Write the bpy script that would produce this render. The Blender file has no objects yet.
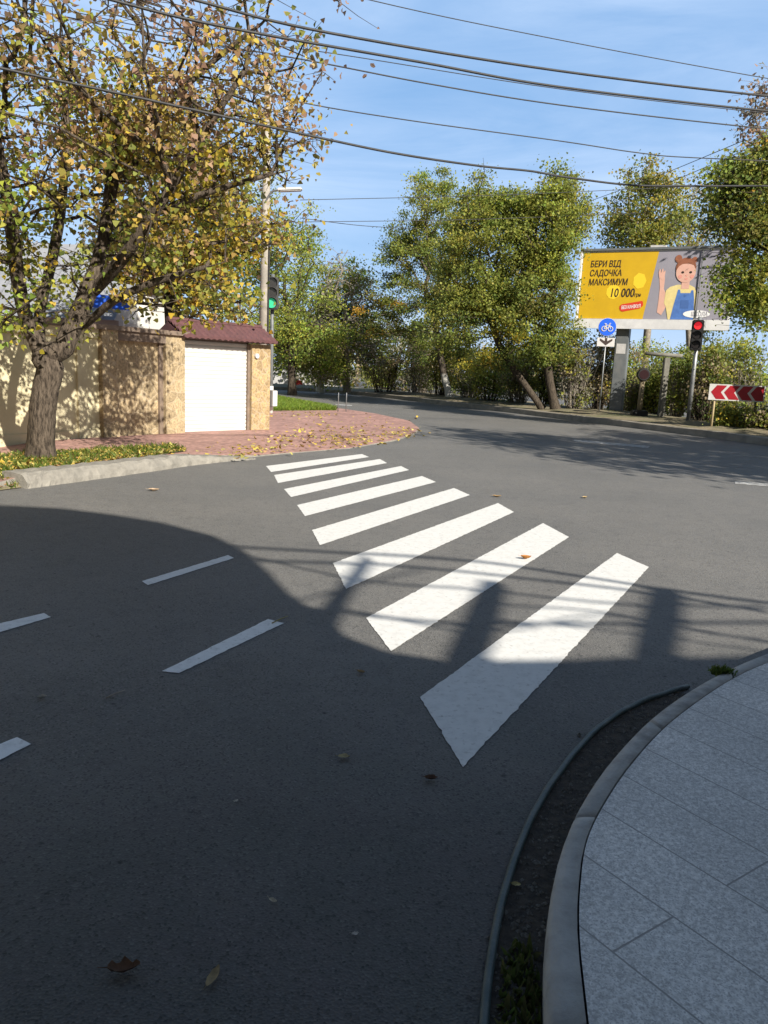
import bpy, bmesh, math, random
import numpy as np
from mathutils import Vector, Matrix

R = math.radians
rng = np.random.default_rng(7)
random.seed(7)
scene = bpy.context.scene
COL = scene.collection

# ------------------------------------------------------------------ camera
H = 1.65                       # eye height
F, PITCH, ROLL = 770.0, math.atan(142/770), 0.045
W_, H_ = 768, 1024
cp, sp = math.cos(PITCH), math.sin(PITCH)
cr, sr = math.cos(ROLL), math.sin(ROLL)
fw = Vector((0, cp, -sp)); up0 = Vector((0, sp, cp)); r0 = Vector((1, 0, 0))
right = r0*cr + up0*sr
up = up0*cr - r0*sr
cam_d = bpy.data.cameras.new('camera'); cam = bpy.data.objects.new('camera', cam_d); COL.objects.link(cam)
cam_d.sensor_fit = 'VERTICAL'; cam_d.sensor_height = 24; cam_d.sensor_width = 18
cam_d.lens = 24*F/H_
cam_d.clip_start = 0.05; cam_d.clip_end = 5000
cam.matrix_world = Matrix(((right.x, up.x, -fw.x, 0), (right.y, up.y, -fw.y, 0), (right.z, up.z, -fw.z, H), (0, 0, 0, 1)))
scene.camera = cam
scene.render.resolution_x, scene.render.resolution_y = W_, H_

def ray(px, py):
    dx, dy = px-384, py-512
    return fw*F + right*dx - up*dy
def G(px, py, z=0.0):          # measured point on the ground
    d = ray(px, py); t = (z-H)/d.z
    return Vector((d.x*t, d.y*t, z))
def at(px, py, Y):             # measured point at distance Y
    d = ray(px, py); t = Y/d.y
    return Vector((d.x*t, Y, H+d.z*t))

# ------------------------------------------------------------------ sun and sky
SUN_EL = R(30); SUN_AZ = R(-37)            # direction the light travels, from +Y towards +X
dh = Vector((math.sin(SUN_AZ), math.cos(SUN_AZ), 0))
dsun = Vector((dh.x*math.cos(SUN_EL), dh.y*math.cos(SUN_EL), -math.sin(SUN_EL)))
sl = bpy.data.lights.new('sun', 'SUN'); so = bpy.data.objects.new('sun', sl); COL.objects.link(so)
sl.energy = 5.0; sl.angle = R(0.53); sl.color = (1, .93, .82)
so.rotation_euler = dsun.to_track_quat('-Z', 'Y').to_euler()
so.location = (0, -20, 40)

world = bpy.data.worlds.new('World'); scene.world = world; world.use_nodes = True
nt = world.node_tree; nt.nodes.clear()
def N(t, **kw):
    n = nt.nodes.new(t)
    for k, v in kw.items(): setattr(n, k, v)
    return n
def L(a, b): nt.links.new(a, b)
sky = N('ShaderNodeTexSky', sky_type='NISHITA', sun_disc=False, sun_elevation=SUN_EL,
        sun_rotation=math.atan2(-dh.x, -dh.y), altitude=50, air_density=1.0, dust_density=0.4, ozone_density=2.2)
tc = N('ShaderNodeTexCoord')
mp = N('ShaderNodeMapping'); mp.inputs['Rotation'].default_value = (R(8), R(-14), R(20)); mp.inputs['Scale'].default_value = (1.1, 2.0, 7.0)
no = N('ShaderNodeTexNoise'); no.inputs['Scale'].default_value = 1.5; no.inputs['Detail'].default_value = 9; no.inputs['Roughness'].default_value = .62; no.inputs['Distortion'].default_value = .8
ramp = N('ShaderNodeValToRGB'); ramp.color_ramp.elements[0].position = .22; ramp.color_ramp.elements[1].position = .74
mp2 = N('ShaderNodeMapping'); mp2.inputs['Rotation'].default_value = (0, R(10), R(60)); mp2.inputs['Scale'].default_value = (1, 1, 2.4)
no2 = N('ShaderNodeTexNoise'); no2.inputs['Scale'].default_value = 2.2; no2.inputs['Detail'].default_value = 3
r2 = N('ShaderNodeValToRGB'); r2.color_ramp.elements[0].position = .12; r2.color_ramp.elements[1].position = .7
mul = N('ShaderNodeMath', operation='MULTIPLY'); mul2 = N('ShaderNodeMath', operation='MULTIPLY'); mul2.inputs[1].default_value = .8
mix = N('ShaderNodeMixRGB'); mix.inputs[2].default_value = (9.2, 10.6, 12.8, 1)
tint = N('ShaderNodeMixRGB', blend_type='MULTIPLY'); tint.inputs[0].default_value = 1; tint.inputs[2].default_value = (1.12, 1.0, .88, 1)
bg = N('ShaderNodeBackground'); bg.inputs['Strength'].default_value = .051
out = N('ShaderNodeOutputWorld')
sepd = N('ShaderNodeSeparateXYZ'); L(tc.outputs['Generated'], sepd.inputs[0])
north = N('ShaderNodeMapRange'); north.inputs[1].default_value = .1; north.inputs[2].default_value = .6; L(sepd.outputs[1], north.inputs[0])   # the veil of cloud hangs in the north
high = N('ShaderNodeMapRange'); high.inputs[1].default_value = .85; high.inputs[2].default_value = .6; L(sepd.outputs[2], high.inputs[0])
mk = N('ShaderNodeMath', operation='MULTIPLY'); L(north.outputs[0], mk.inputs[0]); L(high.outputs[0], mk.inputs[1])
mk2 = N('ShaderNodeMath', operation='MULTIPLY'); L(mk.outputs[0], mk2.inputs[0]); L(mul.outputs[0], mk2.inputs[1])
L(tc.outputs['Generated'], mp.inputs[0]); L(mp.outputs[0], no.inputs[0]); L(no.outputs[0], ramp.inputs[0])
L(tc.outputs['Generated'], mp2.inputs[0]); L(mp2.outputs[0], no2.inputs[0]); L(no2.outputs[0], r2.inputs[0])
L(ramp.outputs[0], mul.inputs[0]); L(r2.outputs[0], mul.inputs[1]); L(mk2.outputs[0], mul2.inputs[0])
L(mul2.outputs[0], mix.inputs[0]); L(sky.outputs[0], tint.inputs[1])
veil = N('ShaderNodeMixRGB'); veil.inputs[2].default_value = (2.6, 5.5, 10.2, 1); vf = N('ShaderNodeMath', operation='MULTIPLY'); vf.inputs[1].default_value = .68
L(mk.outputs[0], vf.inputs[0]); L(vf.outputs[0], veil.inputs[0]); L(tint.outputs[0], veil.inputs[1]); L(veil.outputs[0], mix.inputs[1]); L(mix.outputs[0], bg.inputs[0]); L(bg.outputs[0], out.inputs[0])
scene.view_settings.view_transform = 'Standard'; scene.view_settings.look = 'None'
scene.view_settings.exposure = 1.0; scene.view_settings.gamma = 1; scene.view_settings.use_curve_mapping = False

# ------------------------------------------------------------------ materials
def mat(name, c1, c2=None, scale=5, rough=.8, bump=0, bscale=None, detail=6, spec=.4, metal=0, lo=.35, hi=.65, c3=None, s3=.5, lo3=.5, hi3=.75, bdist=.02):
    m = bpy.data.materials.new(name); m.use_nodes = True
    t = m.node_tree; b = t.nodes['Principled BSDF']
    b.inputs['Roughness'].default_value = rough; b.inputs['Metallic'].default_value = metal
    b.inputs['Specular IOR Level'].default_value = spec
    b.inputs['Base Color'].default_value = (*c1, 1)
    g = t.nodes.new('ShaderNodeNewGeometry')
    col = None
    def noise(s, d):
        n = t.nodes.new('ShaderNodeTexNoise'); n.inputs['Scale'].default_value = s; n.inputs['Detail'].default_value = d
        n.inputs['Roughness'].default_value = .65
        t.links.new(g.outputs['Position'], n.inputs['Vector']); return n
    def rampn(n, lo, hi):
        r = t.nodes.new('ShaderNodeMapRange'); r.inputs[1].default_value = lo; r.inputs[2].default_value = hi
        t.links.new(n.outputs[0], r.inputs[0]); return r
    if c2 is not None:
        n = noise(scale, detail); r = rampn(n, lo, hi)
        mx = t.nodes.new('ShaderNodeMixRGB'); mx.inputs[1].default_value = (*c1, 1); mx.inputs[2].default_value = (*c2, 1)
        t.links.new(r.outputs[0], mx.inputs[0]); col = mx
        if c3 is not None:
            n3 = noise(s3, 4); q = rampn(n3, lo3, hi3)
            m3 = t.nodes.new('ShaderNodeMixRGB'); m3.inputs[2].default_value = (*c3, 1)
            t.links.new(q.outputs[0], m3.inputs[0]); t.links.new(col.outputs[0], m3.inputs[1]); col = m3
        t.links.new(col.outputs[0], b.inputs['Base Color'])
    if bump:
        n = noise(bscale or scale*2, 8); bp = t.nodes.new('ShaderNodeBump'); bp.inputs['Strength'].default_value = bump; bp.inputs['Distance'].default_value = bdist
        t.links.new(n.outputs[0], bp.inputs['Height']); t.links.new(bp.outputs[0], b.inputs['Normal'])
    return m

def nodes_of(m):
    t = m.node_tree
    return t, t.nodes['Principled BSDF']

def emit(m, c, s):
    t, b = nodes_of(m); b.inputs['Emission Color'].default_value = (*c, 1); b.inputs['Emission Strength'].default_value = s
    return m

def asphalt():
    m = bpy.data.materials.new('asphalt'); m.use_nodes = True; t, b = nodes_of(m)
    g = t.nodes.new('ShaderNodeNewGeometry')
    def noise(s, d, dist=0):
        n = t.nodes.new('ShaderNodeTexNoise'); n.inputs['Scale'].default_value = s; n.inputs['Detail'].default_value = d; n.inputs['Roughness'].default_value = .65; n.inputs['Distortion'].default_value = dist
        t.links.new(g.outputs['Position'], n.inputs['Vector']); return n
    def mr(o, a, b_, c=0, d=1):
        r = t.nodes.new('ShaderNodeMapRange'); r.inputs[1].default_value = a; r.inputs[2].default_value = b_; r.inputs[3].default_value = c; r.inputs[4].default_value = d
        t.links.new(o, r.inputs[0]); return r.outputs[0]
    def mixc(f, a, b_, mode='MIX'):
        x = t.nodes.new('ShaderNodeMixRGB'); x.blend_type = mode
        for i, v in ((0, f), (1, a), (2, b_)):
            if isinstance(v, (int, float)): x.inputs[i].default_value = v
            elif isinstance(v, tuple): x.inputs[i].default_value = (*v, 1)
            else: t.links.new(v, x.inputs[i])
        return x.outputs[0]
    base = mixc(mr(noise(.45, 5).outputs[0], .35, .65), (.122, .120, .114), (.156, .150, .139))
    base = mixc(mr(noise(6, 6, .6).outputs[0], .5, .75, 0, .35), base, (.043, .043, .045))
    # aggregate: light and dark stones
    v = t.nodes.new('ShaderNodeTexVoronoi'); v.inputs['Scale'].default_value = 120
    t.links.new(g.outputs['Position'], v.inputs['Vector'])
    sx = t.nodes.new('ShaderNodeSeparateColor'); t.links.new(v.outputs['Color'], sx.inputs[0])
    base = mixc(mr(sx.outputs[0], .86, 1, 0, .8), base, (.21, .205, .19))
    base = mixc(mr(sx.outputs[1], .74, 1, 0, .75), base, (.026, .026, .027))
    # a few bare dark pits and pale specks of grit
    v2 = t.nodes.new('ShaderNodeTexVoronoi'); v2.inputs['Scale'].default_value = 9
    t.links.new(g.outputs['Position'], v2.inputs['Vector'])
    s2 = t.nodes.new('ShaderNodeSeparateColor'); t.links.new(v2.outputs['Color'], s2.inputs[0])
    near = mr(v2.outputs['Distance'], .05, .0); sel = mr(s2.outputs[2], .8, .82)
    mm = t.nodes.new('ShaderNodeMath'); mm.operation = 'MULTIPLY'; t.links.new(near, mm.inputs[0]); t.links.new(sel, mm.inputs[1])
    base = mixc(mm.outputs[0], base, (.22, .21, .2))
    near2 = mr(v2.outputs['Distance'], .16, .06); sel2 = mr(s2.outputs[2], .11, .09)
    m2 = t.nodes.new('ShaderNodeMath'); m2.operation = 'MULTIPLY'; t.links.new(near2, m2.inputs[0]); t.links.new(sel2, m2.inputs[1])
    n5 = noise(30, 3)
    m4 = t.nodes.new('ShaderNodeMath'); m4.operation = 'MULTIPLY'; t.links.new(m2.outputs[0], m4.inputs[0]); t.links.new(mr(n5.outputs[0], .42, .58), m4.inputs[1])
    base = mixc(m4.outputs[0], base, (.022, .021, .021))
    # darker, tinted surfacing with the near corner's shade painted in, and an uneven edge
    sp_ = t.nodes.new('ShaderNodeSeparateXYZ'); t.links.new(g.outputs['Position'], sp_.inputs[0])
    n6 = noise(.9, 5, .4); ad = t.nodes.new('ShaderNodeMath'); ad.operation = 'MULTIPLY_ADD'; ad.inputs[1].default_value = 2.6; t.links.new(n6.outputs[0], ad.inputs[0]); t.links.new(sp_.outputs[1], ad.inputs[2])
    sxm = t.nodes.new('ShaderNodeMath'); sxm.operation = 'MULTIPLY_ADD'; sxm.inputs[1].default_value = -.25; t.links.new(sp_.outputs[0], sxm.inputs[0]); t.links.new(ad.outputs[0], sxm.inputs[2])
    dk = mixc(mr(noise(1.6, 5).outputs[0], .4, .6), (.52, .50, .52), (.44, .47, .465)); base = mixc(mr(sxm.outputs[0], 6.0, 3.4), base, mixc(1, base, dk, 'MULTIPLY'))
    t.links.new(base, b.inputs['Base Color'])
    b.inputs['Roughness'].default_value = .72; b.inputs['Specular IOR Level'].default_value = .5
    bp = t.nodes.new('ShaderNodeBump'); bp.inputs['Strength'].default_value = .55; bp.inputs['Distance'].default_value = .006
    t.links.new(v.outputs['Distance'], bp.inputs['Height'])
    n4 = noise(140, 4); b2 = t.nodes.new('ShaderNodeBump'); b2.inputs['Strength'].default_value = .4; b2.inputs['Distance'].default_value = .004
    t.links.new(n4.outputs[0], b2.inputs['Height']); t.links.new(bp.outputs[0], b2.inputs['Normal']); t.links.new(b2.outputs[0], b.inputs['Normal'])
    return m

def brickmat(name, c1, c2, cm, ang, w, h, mortar, offset=.5, scale_noise=40, speck=None, bump=.4):
    m = bpy.data.materials.new(name); m.use_nodes = True; t, b = nodes_of(m)
    g = t.nodes.new('ShaderNodeNewGeometry'); mp = t.nodes.new('ShaderNodeMapping'); mp.inputs['Rotation'].default_value = (0, 0, -ang)
    t.links.new(g.outputs['Position'], mp.inputs[0])
    br = t.nodes.new('ShaderNodeTexBrick'); br.inputs['Color1'].default_value = (*c1, 1); br.inputs['Color2'].default_value = (*c2, 1); br.inputs['Mortar'].default_value = (*cm, 1)
    br.inputs['Scale'].default_value = 1; br.inputs['Brick Width'].default_value = w; br.inputs['Row Height'].default_value = h; br.inputs['Mortar Size'].default_value = mortar
    br.inputs['Mortar Smooth'].default_value = .3; br.offset = offset
    t.links.new(mp.outputs[0], br.inputs['Vector'])
    n = t.nodes.new('ShaderNodeTexNoise'); n.inputs['Scale'].default_value = scale_noise; n.inputs['Detail'].default_value = 5; t.links.new(g.outputs['Position'], n.inputs['Vector'])
    mr = t.nodes.new('ShaderNodeMapRange'); mr.inputs[1].default_value = .3; mr.inputs[2].default_value = .7; mr.inputs[3].default_value = .65; mr.inputs[4].default_value = 1.3; t.links.new(n.outputs[0], mr.inputs[0])
    n2 = t.nodes.new('ShaderNodeTexNoise'); n2.inputs['Scale'].default_value = 1.7; n2.inputs['Detail'].default_value = 6; t.links.new(g.outputs['Position'], n2.inputs['Vector'])
    mr2 = t.nodes.new('ShaderNodeMapRange'); mr2.inputs[1].default_value = .3; mr2.inputs[2].default_value = .7; mr2.inputs[3].default_value = .78; mr2.inputs[4].default_value = 1.15; t.links.new(n2.outputs[0], mr2.inputs[0])
    x = t.nodes.new('ShaderNodeMixRGB'); x.blend_type = 'MULTIPLY'; x.inputs[0].default_value = 1; t.links.new(br.outputs[0], x.inputs[1]); t.links.new(mr.outputs[0], x.inputs[2])
    y = t.nodes.new('ShaderNodeMixRGB'); y.blend_type = 'MULTIPLY'; y.inputs[0].default_value = 1; t.links.new(x.outputs[0], y.inputs[1]); t.links.new(mr2.outputs[0], y.inputs[2])
    col = y.outputs[0]
    if speck:
        v = t.nodes.new('ShaderNodeTexVoronoi'); v.inputs['Scale'].default_value = speck[0]; t.links.new(g.outputs['Position'], v.inputs['Vector'])
        s = t.nodes.new('ShaderNodeSeparateColor'); t.links.new(v.outputs['Color'], s.inputs[0])
        for ch, c in ((0, speck[1]), (1, speck[2])):
            q = t.nodes.new('ShaderNodeMapRange'); q.inputs[1].default_value = .62; q.inputs[2].default_value = .95; q.inputs[4].default_value = .8; t.links.new(s.outputs[ch], q.inputs[0])
            z = t.nodes.new('ShaderNodeMixRGB'); t.links.new(q.outputs[0], z.inputs[0]); t.links.new(col, z.inputs[1]); z.inputs[2].default_value = (*c, 1); col = z.outputs[0]
        z = t.nodes.new('ShaderNodeMixRGB'); t.links.new(br.outputs['Fac'], z.inputs[0]); t.links.new(col, z.inputs[1]); z.inputs[2].default_value = (*cm, 1); col = z.outputs[0]
    if speck:      # dark chewing-gum spots and a few stains
        v = t.nodes.new('ShaderNodeTexVoronoi'); v.inputs['Scale'].default_value = 4.2; t.links.new(g.outputs['Position'], v.inputs['Vector'])
        s = t.nodes.new('ShaderNodeSeparateColor'); t.links.new(v.outputs['Color'], s.inputs[0])
        rr = t.nodes.new('ShaderNodeMath'); rr.operation = 'MULTIPLY_ADD'; rr.inputs[1].default_value = .07; rr.inputs[2].default_value = -.02; t.links.new(s.outputs[1], rr.inputs[0])
        lt = t.nodes.new('ShaderNodeMath'); lt.operation = 'SUBTRACT'; t.links.new(rr.outputs[0], lt.inputs[0]); t.links.new(v.outputs['Distance'], lt.inputs[1])
        q = t.nodes.new('ShaderNodeMapRange'); q.inputs[1].default_value = -.004; q.inputs[2].default_value = .012; q.inputs[4].default_value = .6; t.links.new(lt.outputs[0], q.inputs[0])
        z = t.nodes.new('ShaderNodeMixRGB'); t.links.new(q.outputs[0], z.inputs[0]); t.links.new(col, z.inputs[1]); z.inputs[2].default_value = (.14, .14, .135, 1); col = z.outputs[0]
    t.links.new(col, b.inputs['Base Color']); b.inputs['Roughness'].default_value = .85
    bp = t.nodes.new('ShaderNodeBump'); bp.inputs['Strength'].default_value = bump; bp.inputs['Distance'].default_value = .006; bp.invert = True
    t.links.new(br.outputs['Fac'], bp.inputs['Height'])
    b2 = t.nodes.new('ShaderNodeBump'); b2.inputs['Strength'].default_value = .3; b2.inputs['Distance'].default_value = .004
    t.links.new(n.outputs[0], b2.inputs['Height']); t.links.new(bp.outputs[0], b2.inputs['Normal']); t.links.new(b2.outputs[0], b.inputs['Normal'])
    return m

def rubble(name, c1, c2, cm, scale=4.5, mort=.05):
    m = bpy.data.materials.new(name); m.use_nodes = True; t, b = nodes_of(m)
    g = t.nodes.new('ShaderNodeNewGeometry')
    n0 = t.nodes.new('ShaderNodeTexNoise'); n0.inputs['Scale'].default_value = 3; t.links.new(g.outputs['Position'], n0.inputs['Vector'])
    mxv = t.nodes.new('ShaderNodeMixRGB'); mxv.inputs[0].default_value = .12; t.links.new(g.outputs['Position'], mxv.inputs[1]); t.links.new(n0.outputs['Color'], mxv.inputs[2])
    v = t.nodes.new('ShaderNodeTexVoronoi'); v.inputs['Scale'].default_value = scale; t.links.new(mxv.outputs[0], v.inputs['Vector'])
    e = t.nodes.new('ShaderNodeTexVoronoi'); e.feature = 'DISTANCE_TO_EDGE'; e.inputs['Scale'].default_value = scale; t.links.new(mxv.outputs[0], e.inputs['Vector'])
    s = t.nodes.new('ShaderNodeSeparateColor'); t.links.new(v.outputs['Color'], s.inputs[0])
    n = t.nodes.new('ShaderNodeTexNoise'); n.inputs['Scale'].default_value = 25; n.inputs['Detail'].default_value = 6; t.links.new(g.outputs['Position'], n.inputs['Vector'])
    a = t.nodes.new('ShaderNodeMixRGB'); a.inputs[1].default_value = (*c1, 1); a.inputs[2].default_value = (*c2, 1); t.links.new(s.outputs[0], a.inputs[0])
    mr = t.nodes.new('ShaderNodeMapRange'); mr.inputs[1].default_value = .3; mr.inputs[2].default_value = .7; mr.inputs[3].default_value = .6; mr.inputs[4].default_value = 1.3; t.links.new(n.outputs[0], mr.inputs[0])
    x = t.nodes.new('ShaderNodeMixRGB'); x.blend_type = 'MULTIPLY'; x.inputs[0].default_value = 1; t.links.new(a.outputs[0], x.inputs[1]); t.links.new(mr.outputs[0], x.inputs[2])
    q = t.nodes.new('ShaderNodeMapRange'); q.inputs[1].default_value = mort; q.inputs[2].default_value = mort*.4; t.links.new(e.outputs['Distance'], q.inputs[0])
    y = t.nodes.new('ShaderNodeMixRGB'); y.inputs[2].default_value = (*cm, 1); t.links.new(q.outputs[0], y.inputs[0]); t.links.new(x.outputs[0], y.inputs[1])
    t.links.new(y.outputs[0], b.inputs['Base Color']); b.inputs['Roughness'].default_value = .9
    bp = t.nodes.new('ShaderNodeBump'); bp.inputs['Strength'].default_value = .7; bp.inputs['Distance'].default_value = .03; t.links.new(e.outputs['Distance'], bp.inputs['Height']); t.links.new(bp.outputs[0], b.inputs['Normal'])
    return m

def leafmat(name, trans=.48, rough=.55):
    m = bpy.data.materials.new(name); m.use_nodes = True; t, b = nodes_of(m)
    a = t.nodes.new('ShaderNodeAttribute'); a.attribute_name = 'tint'
    t.links.new(a.outputs['Color'], b.inputs['Base Color']); b.inputs['Roughness'].default_value = rough; b.inputs['Specular IOR Level'].default_value = .3
    tr = t.nodes.new('ShaderNodeBsdfTranslucent'); mx = t.nodes.new('ShaderNodeMixShader'); mx.inputs[0].default_value = trans
    gm = t.nodes.new('ShaderNodeGamma'); gm.inputs[1].default_value = .85; t.links.new(a.outputs['Color'], gm.inputs[0]); t.links.new(gm.outputs[0], tr.inputs['Color'])
    t.links.new(b.outputs[0], mx.inputs[1]); t.links.new(tr.outputs[0], mx.inputs[2])
    t.links.new(mx.outputs[0], t.nodes['Material Output'].inputs['Surface'])
    return m

def barkmat(name, c1, c2, white_to=None):
    m = bpy.data.materials.new(name); m.use_nodes = True; t, b = nodes_of(m)
    g = t.nodes.new('ShaderNodeNewGeometry'); mp = t.nodes.new('ShaderNodeMapping'); mp.inputs['Scale'].default_value = (1, 1, .28); t.links.new(g.outputs['Position'], mp.inputs[0])
    n = t.nodes.new('ShaderNodeTexNoise'); n.inputs['Scale'].default_value = 26; n.inputs['Detail'].default_value = 7; n.inputs['Roughness'].default_value = .7; t.links.new(mp.outputs[0], n.inputs['Vector'])
    mr = t.nodes.new('ShaderNodeMapRange'); mr.inputs[1].default_value = .38; mr.inputs[2].default_value = .62; t.links.new(n.outputs[0], mr.inputs[0])
    x = t.nodes.new('ShaderNodeMixRGB'); x.inputs[1].default_value = (*c1, 1); x.inputs[2].default_value = (*c2, 1); t.links.new(mr.outputs[0], x.inputs[0]); col = x.outputs[0]
    if white_to:
        s = t.nodes.new('ShaderNodeSeparateXYZ'); t.links.new(g.outputs['Position'], s.inputs[0])
        q = t.nodes.new('ShaderNodeMapRange'); q.inputs[1].default_value = white_to+.08; q.inputs[2].default_value = white_to-.08; q.inputs[4].default_value = .85; t.links.new(s.outputs[2], q.inputs[0])
        z = t.nodes.new('ShaderNodeMixRGB'); z.inputs[2].default_value = (.55, .54, .5, 1); t.links.new(q.outputs[0], z.inputs[0]); t.links.new(col, z.inputs[1]); col = z.outputs[0]
    t.links.new(col, b.inputs['Base Color']); b.inputs['Roughness'].default_value = .95; b.inputs['Specular IOR Level'].default_value = .2
    bp = t.nodes.new('ShaderNodeBump'); bp.inputs['Strength'].default_value = .9; bp.inputs['Distance'].default_value = .03; t.links.new(n.outputs[0], bp.inputs['Height']); t.links.new(bp.outputs[0], b.inputs['Normal'])
    return m

M = {}
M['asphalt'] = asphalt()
M['paint'] = mat('road_paint', (.62, .62, .60), (.51, .51, .495), 14, .7, .25, 90, lo=.45, hi=.75, c3=(.30, .29, .275), s3=30, lo3=.57, hi3=.8, bdist=.004)
M['dashpaint'] = mat('dash_paint_for_shade', (.78, .78, .76), (.62, .62, .60), 14, .7, .25, 90, lo=.45, hi=.75, c3=(.34, .33, .31), s3=30, lo3=.57, hi3=.8, bdist=.004)  # road paint lightened to offset the shade lying on the dashes
M['worn_paint'] = mat('worn_road_paint', (.45, .45, .44), (.16, .16, .155), 12, .8, lo=.4, hi=.6)
M['soil'] = mat('soil', (.14, .11, .07), (.08, .075, .04), 1.3, .95, .5, 20, c3=(.09, .11, .035), s3=.35)
M['verge'] = mat('verge_soil', (.22, .18, .12), (.12, .11, .06), 2.3, .95, .6, 14, c3=(.10, .12, .04), s3=.6)
M['gutter'] = mat('gutter_dirt', (.032, .028, .024), (.085, .07, .055), 25, .95, .9, 60, c3=(.09, .085, .08), s3=55, lo3=.62, hi3=.7)
M['concrete'] = mat('concrete', (.25, .235, .205), (.17, .16, .14), 6, .9, .6, 30, c3=(.13, .125, .11), s3=2.5, lo3=.55, hi3=.8)
M['kerbstone'] = mat('kerbstone', (.42, .41, .385), (.31, .305, .285), 9, .85, .5, 60, c3=(.20, .19, .175), s3=4.5, lo3=.5, hi3=.8, bdist=.008)
M['farkerb'] = mat('kerb_concrete_far', (.30, .27, .22), (.2, .18, .15), 3, .9, .4, 15)
M['plaster'] = mat('cream_plaster', (.60, .54, .36), (.50, .45, .29), 1.6, .9, .3, 30, c3=(.40, .36, .25), s3=.9, lo3=.5, hi3=.8)
M['stone'] = rubble('wall_stone', (.38, .29, .17), (.27, .21, .125), (.37, .30, .20), 4.2, .04)
M['pillar_stone'] = rubble('pillar_stone', (.38, .28, .14), (.27, .19, .10), (.32, .26, .18), 6)
M['coping'] = mat('coping', (.20, .15, .11), (.13, .1, .08), 6, .9)
M['gatewhite'] = mat('white_shutter', (.53, .53, .50), (.48, .48, .45), 2, .5)
M['tile'] = mat('roof_tile', (.10, .042, .043), (.07, .032, .033), 5, .6, .2)
M['dark'] = mat('dark_gap', (.03, .028, .025), None)
M['housegrey'] = mat('grey_render', (.30, .30, .31), (.24, .24, .25), 1.2, .85)
M['housewhite'] = mat('white_render', (.66, .65, .61), (.56, .55, .52), 1.2, .85)
M['rooftin'] = mat('grey_tin_roof', (.26, .27, .29), (.2, .21, .23), 1.5, .5)
M['blue'] = mat('blue_sheet', (.03, .12, .62), (.025, .09, .5), 3, .45)
M['poleconc'] = mat('pole_concrete', (.34, .31, .27), (.24, .22, .19), 5, .9, .3, 20, c3=(.2, .19, .17), s3=1.2)
M['steel'] = mat('galvanised_steel', (.30, .31, .32), (.2, .21, .22), 4, .5, metal=.6)
M['greysteel'] = mat('grey_painted_steel', (.13, .14, .145), (.10, .11, .115), 3, .5, c3=(.17, .17, .165), s3=1.3)
M['black'] = mat('black_plastic', (.012, .012, .013), (.02, .02, .02), 8, .45)
M['whitepaint'] = mat('white_painted_steel', (.74, .73, .70), (.62, .61, .58), 4, .5)
M['boxgrey'] = mat('cabinet_grey', (.2, .19, .18), (.15, .14, .135), 5, .6)
M['pboard'] = mat('billboard_white', (.62, .62, .62), (.5, .5, .51), 2, .5)
M['yellow'] = mat('poster_yellow', (.56, .35, .012), (.50, .31, .012), 1.2, .5)
M['lyellow'] = mat('poster_light_yellow', (.74, .52, .03), None, rough=.5)
M['pgrey'] = mat('poster_grey', (.27, .26, .30), (.24, .23, .27), .7, .5)
M['ink'] = mat('poster_ink', (.035, .022, .018), None, rough=.5)
M['red'] = mat('poster_red', (.55, .045, .02), None, rough=.5)
M['pwhite'] = mat('poster_white', (.7, .7, .7), None, rough=.5)
M['skin'] = mat('poster_skin', (.60, .36, .29), (.56, .33, .26), 4, .5)
M['cheek'] = mat('poster_cheek', (.60, .27, .22), None, rough=.5)
M['hair'] = mat('poster_hair', (.28, .11, .06), (.22, .08, .045), 6, .5)
M['shirt'] = mat('poster_shirt', (.66, .55, .25), (.58, .48, .22), 6, .5)
M['denim'] = mat('poster_denim', (.08, .18, .46), (.06, .13, .36), 5, .5)
M['signblue'] = mat('sign_blue', (.01, .09, .55), None, rough=.4)
M['signwhite'] = mat('sign_white', (.50, .49, .48), (.42, .41, .40), 9, .45)
M['signred'] = mat('sign_red', (.30, .008, .016), (.22, .007, .013), 5, .4)
M['redlens'] = emit(mat('red_lens', (.5, .02, .02), None, rough=.3), (1, .03, .05), .28)
M['greenlens'] = emit(mat('green_lens', (.02, .3, .16), None, rough=.3), (.02, .55, .26), .16)
M['darklens'] = mat('dark_lens', (.02, .018, .018), None, rough=.15, spec=.6)
M['redpanel'] = mat('red_panel', (.55, .04, .02), (.45, .03, .02), 4, .5)
M['cable'] = mat('cable_rubber', (.02, .02, .022), (.035, .035, .035), 8, .6)
M['hose'] = mat('hose_plastic', (.035, .062, .062), (.055, .08, .08), 14, .45, .2, 60, c3=(.10, .11, .105), s3=9)
M['leaf'] = leafmat('leaf'); M['dryleaf'] = leafmat('dry_leaf', .12, .8)
M['bark_near'] = barkmat('bark_grey_brown', (.022, .017, .013), (.12, .095, .072))
M['bark'] = barkmat('bark_dark', (.025, .02, .016), (.085, .068, .05))
M['bark_pale'] = barkmat('bark_pale', (.12, .10, .08), (.28, .25, .21))
M['bark_white'] = barkmat('bark_limewashed', (.05, .04, .032), (.15, .125, .10), 1.55)
M['brickwall'] = mat('building_wall', (.2, .18, .155), (.15, .14, .12), 2, .9)

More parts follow.
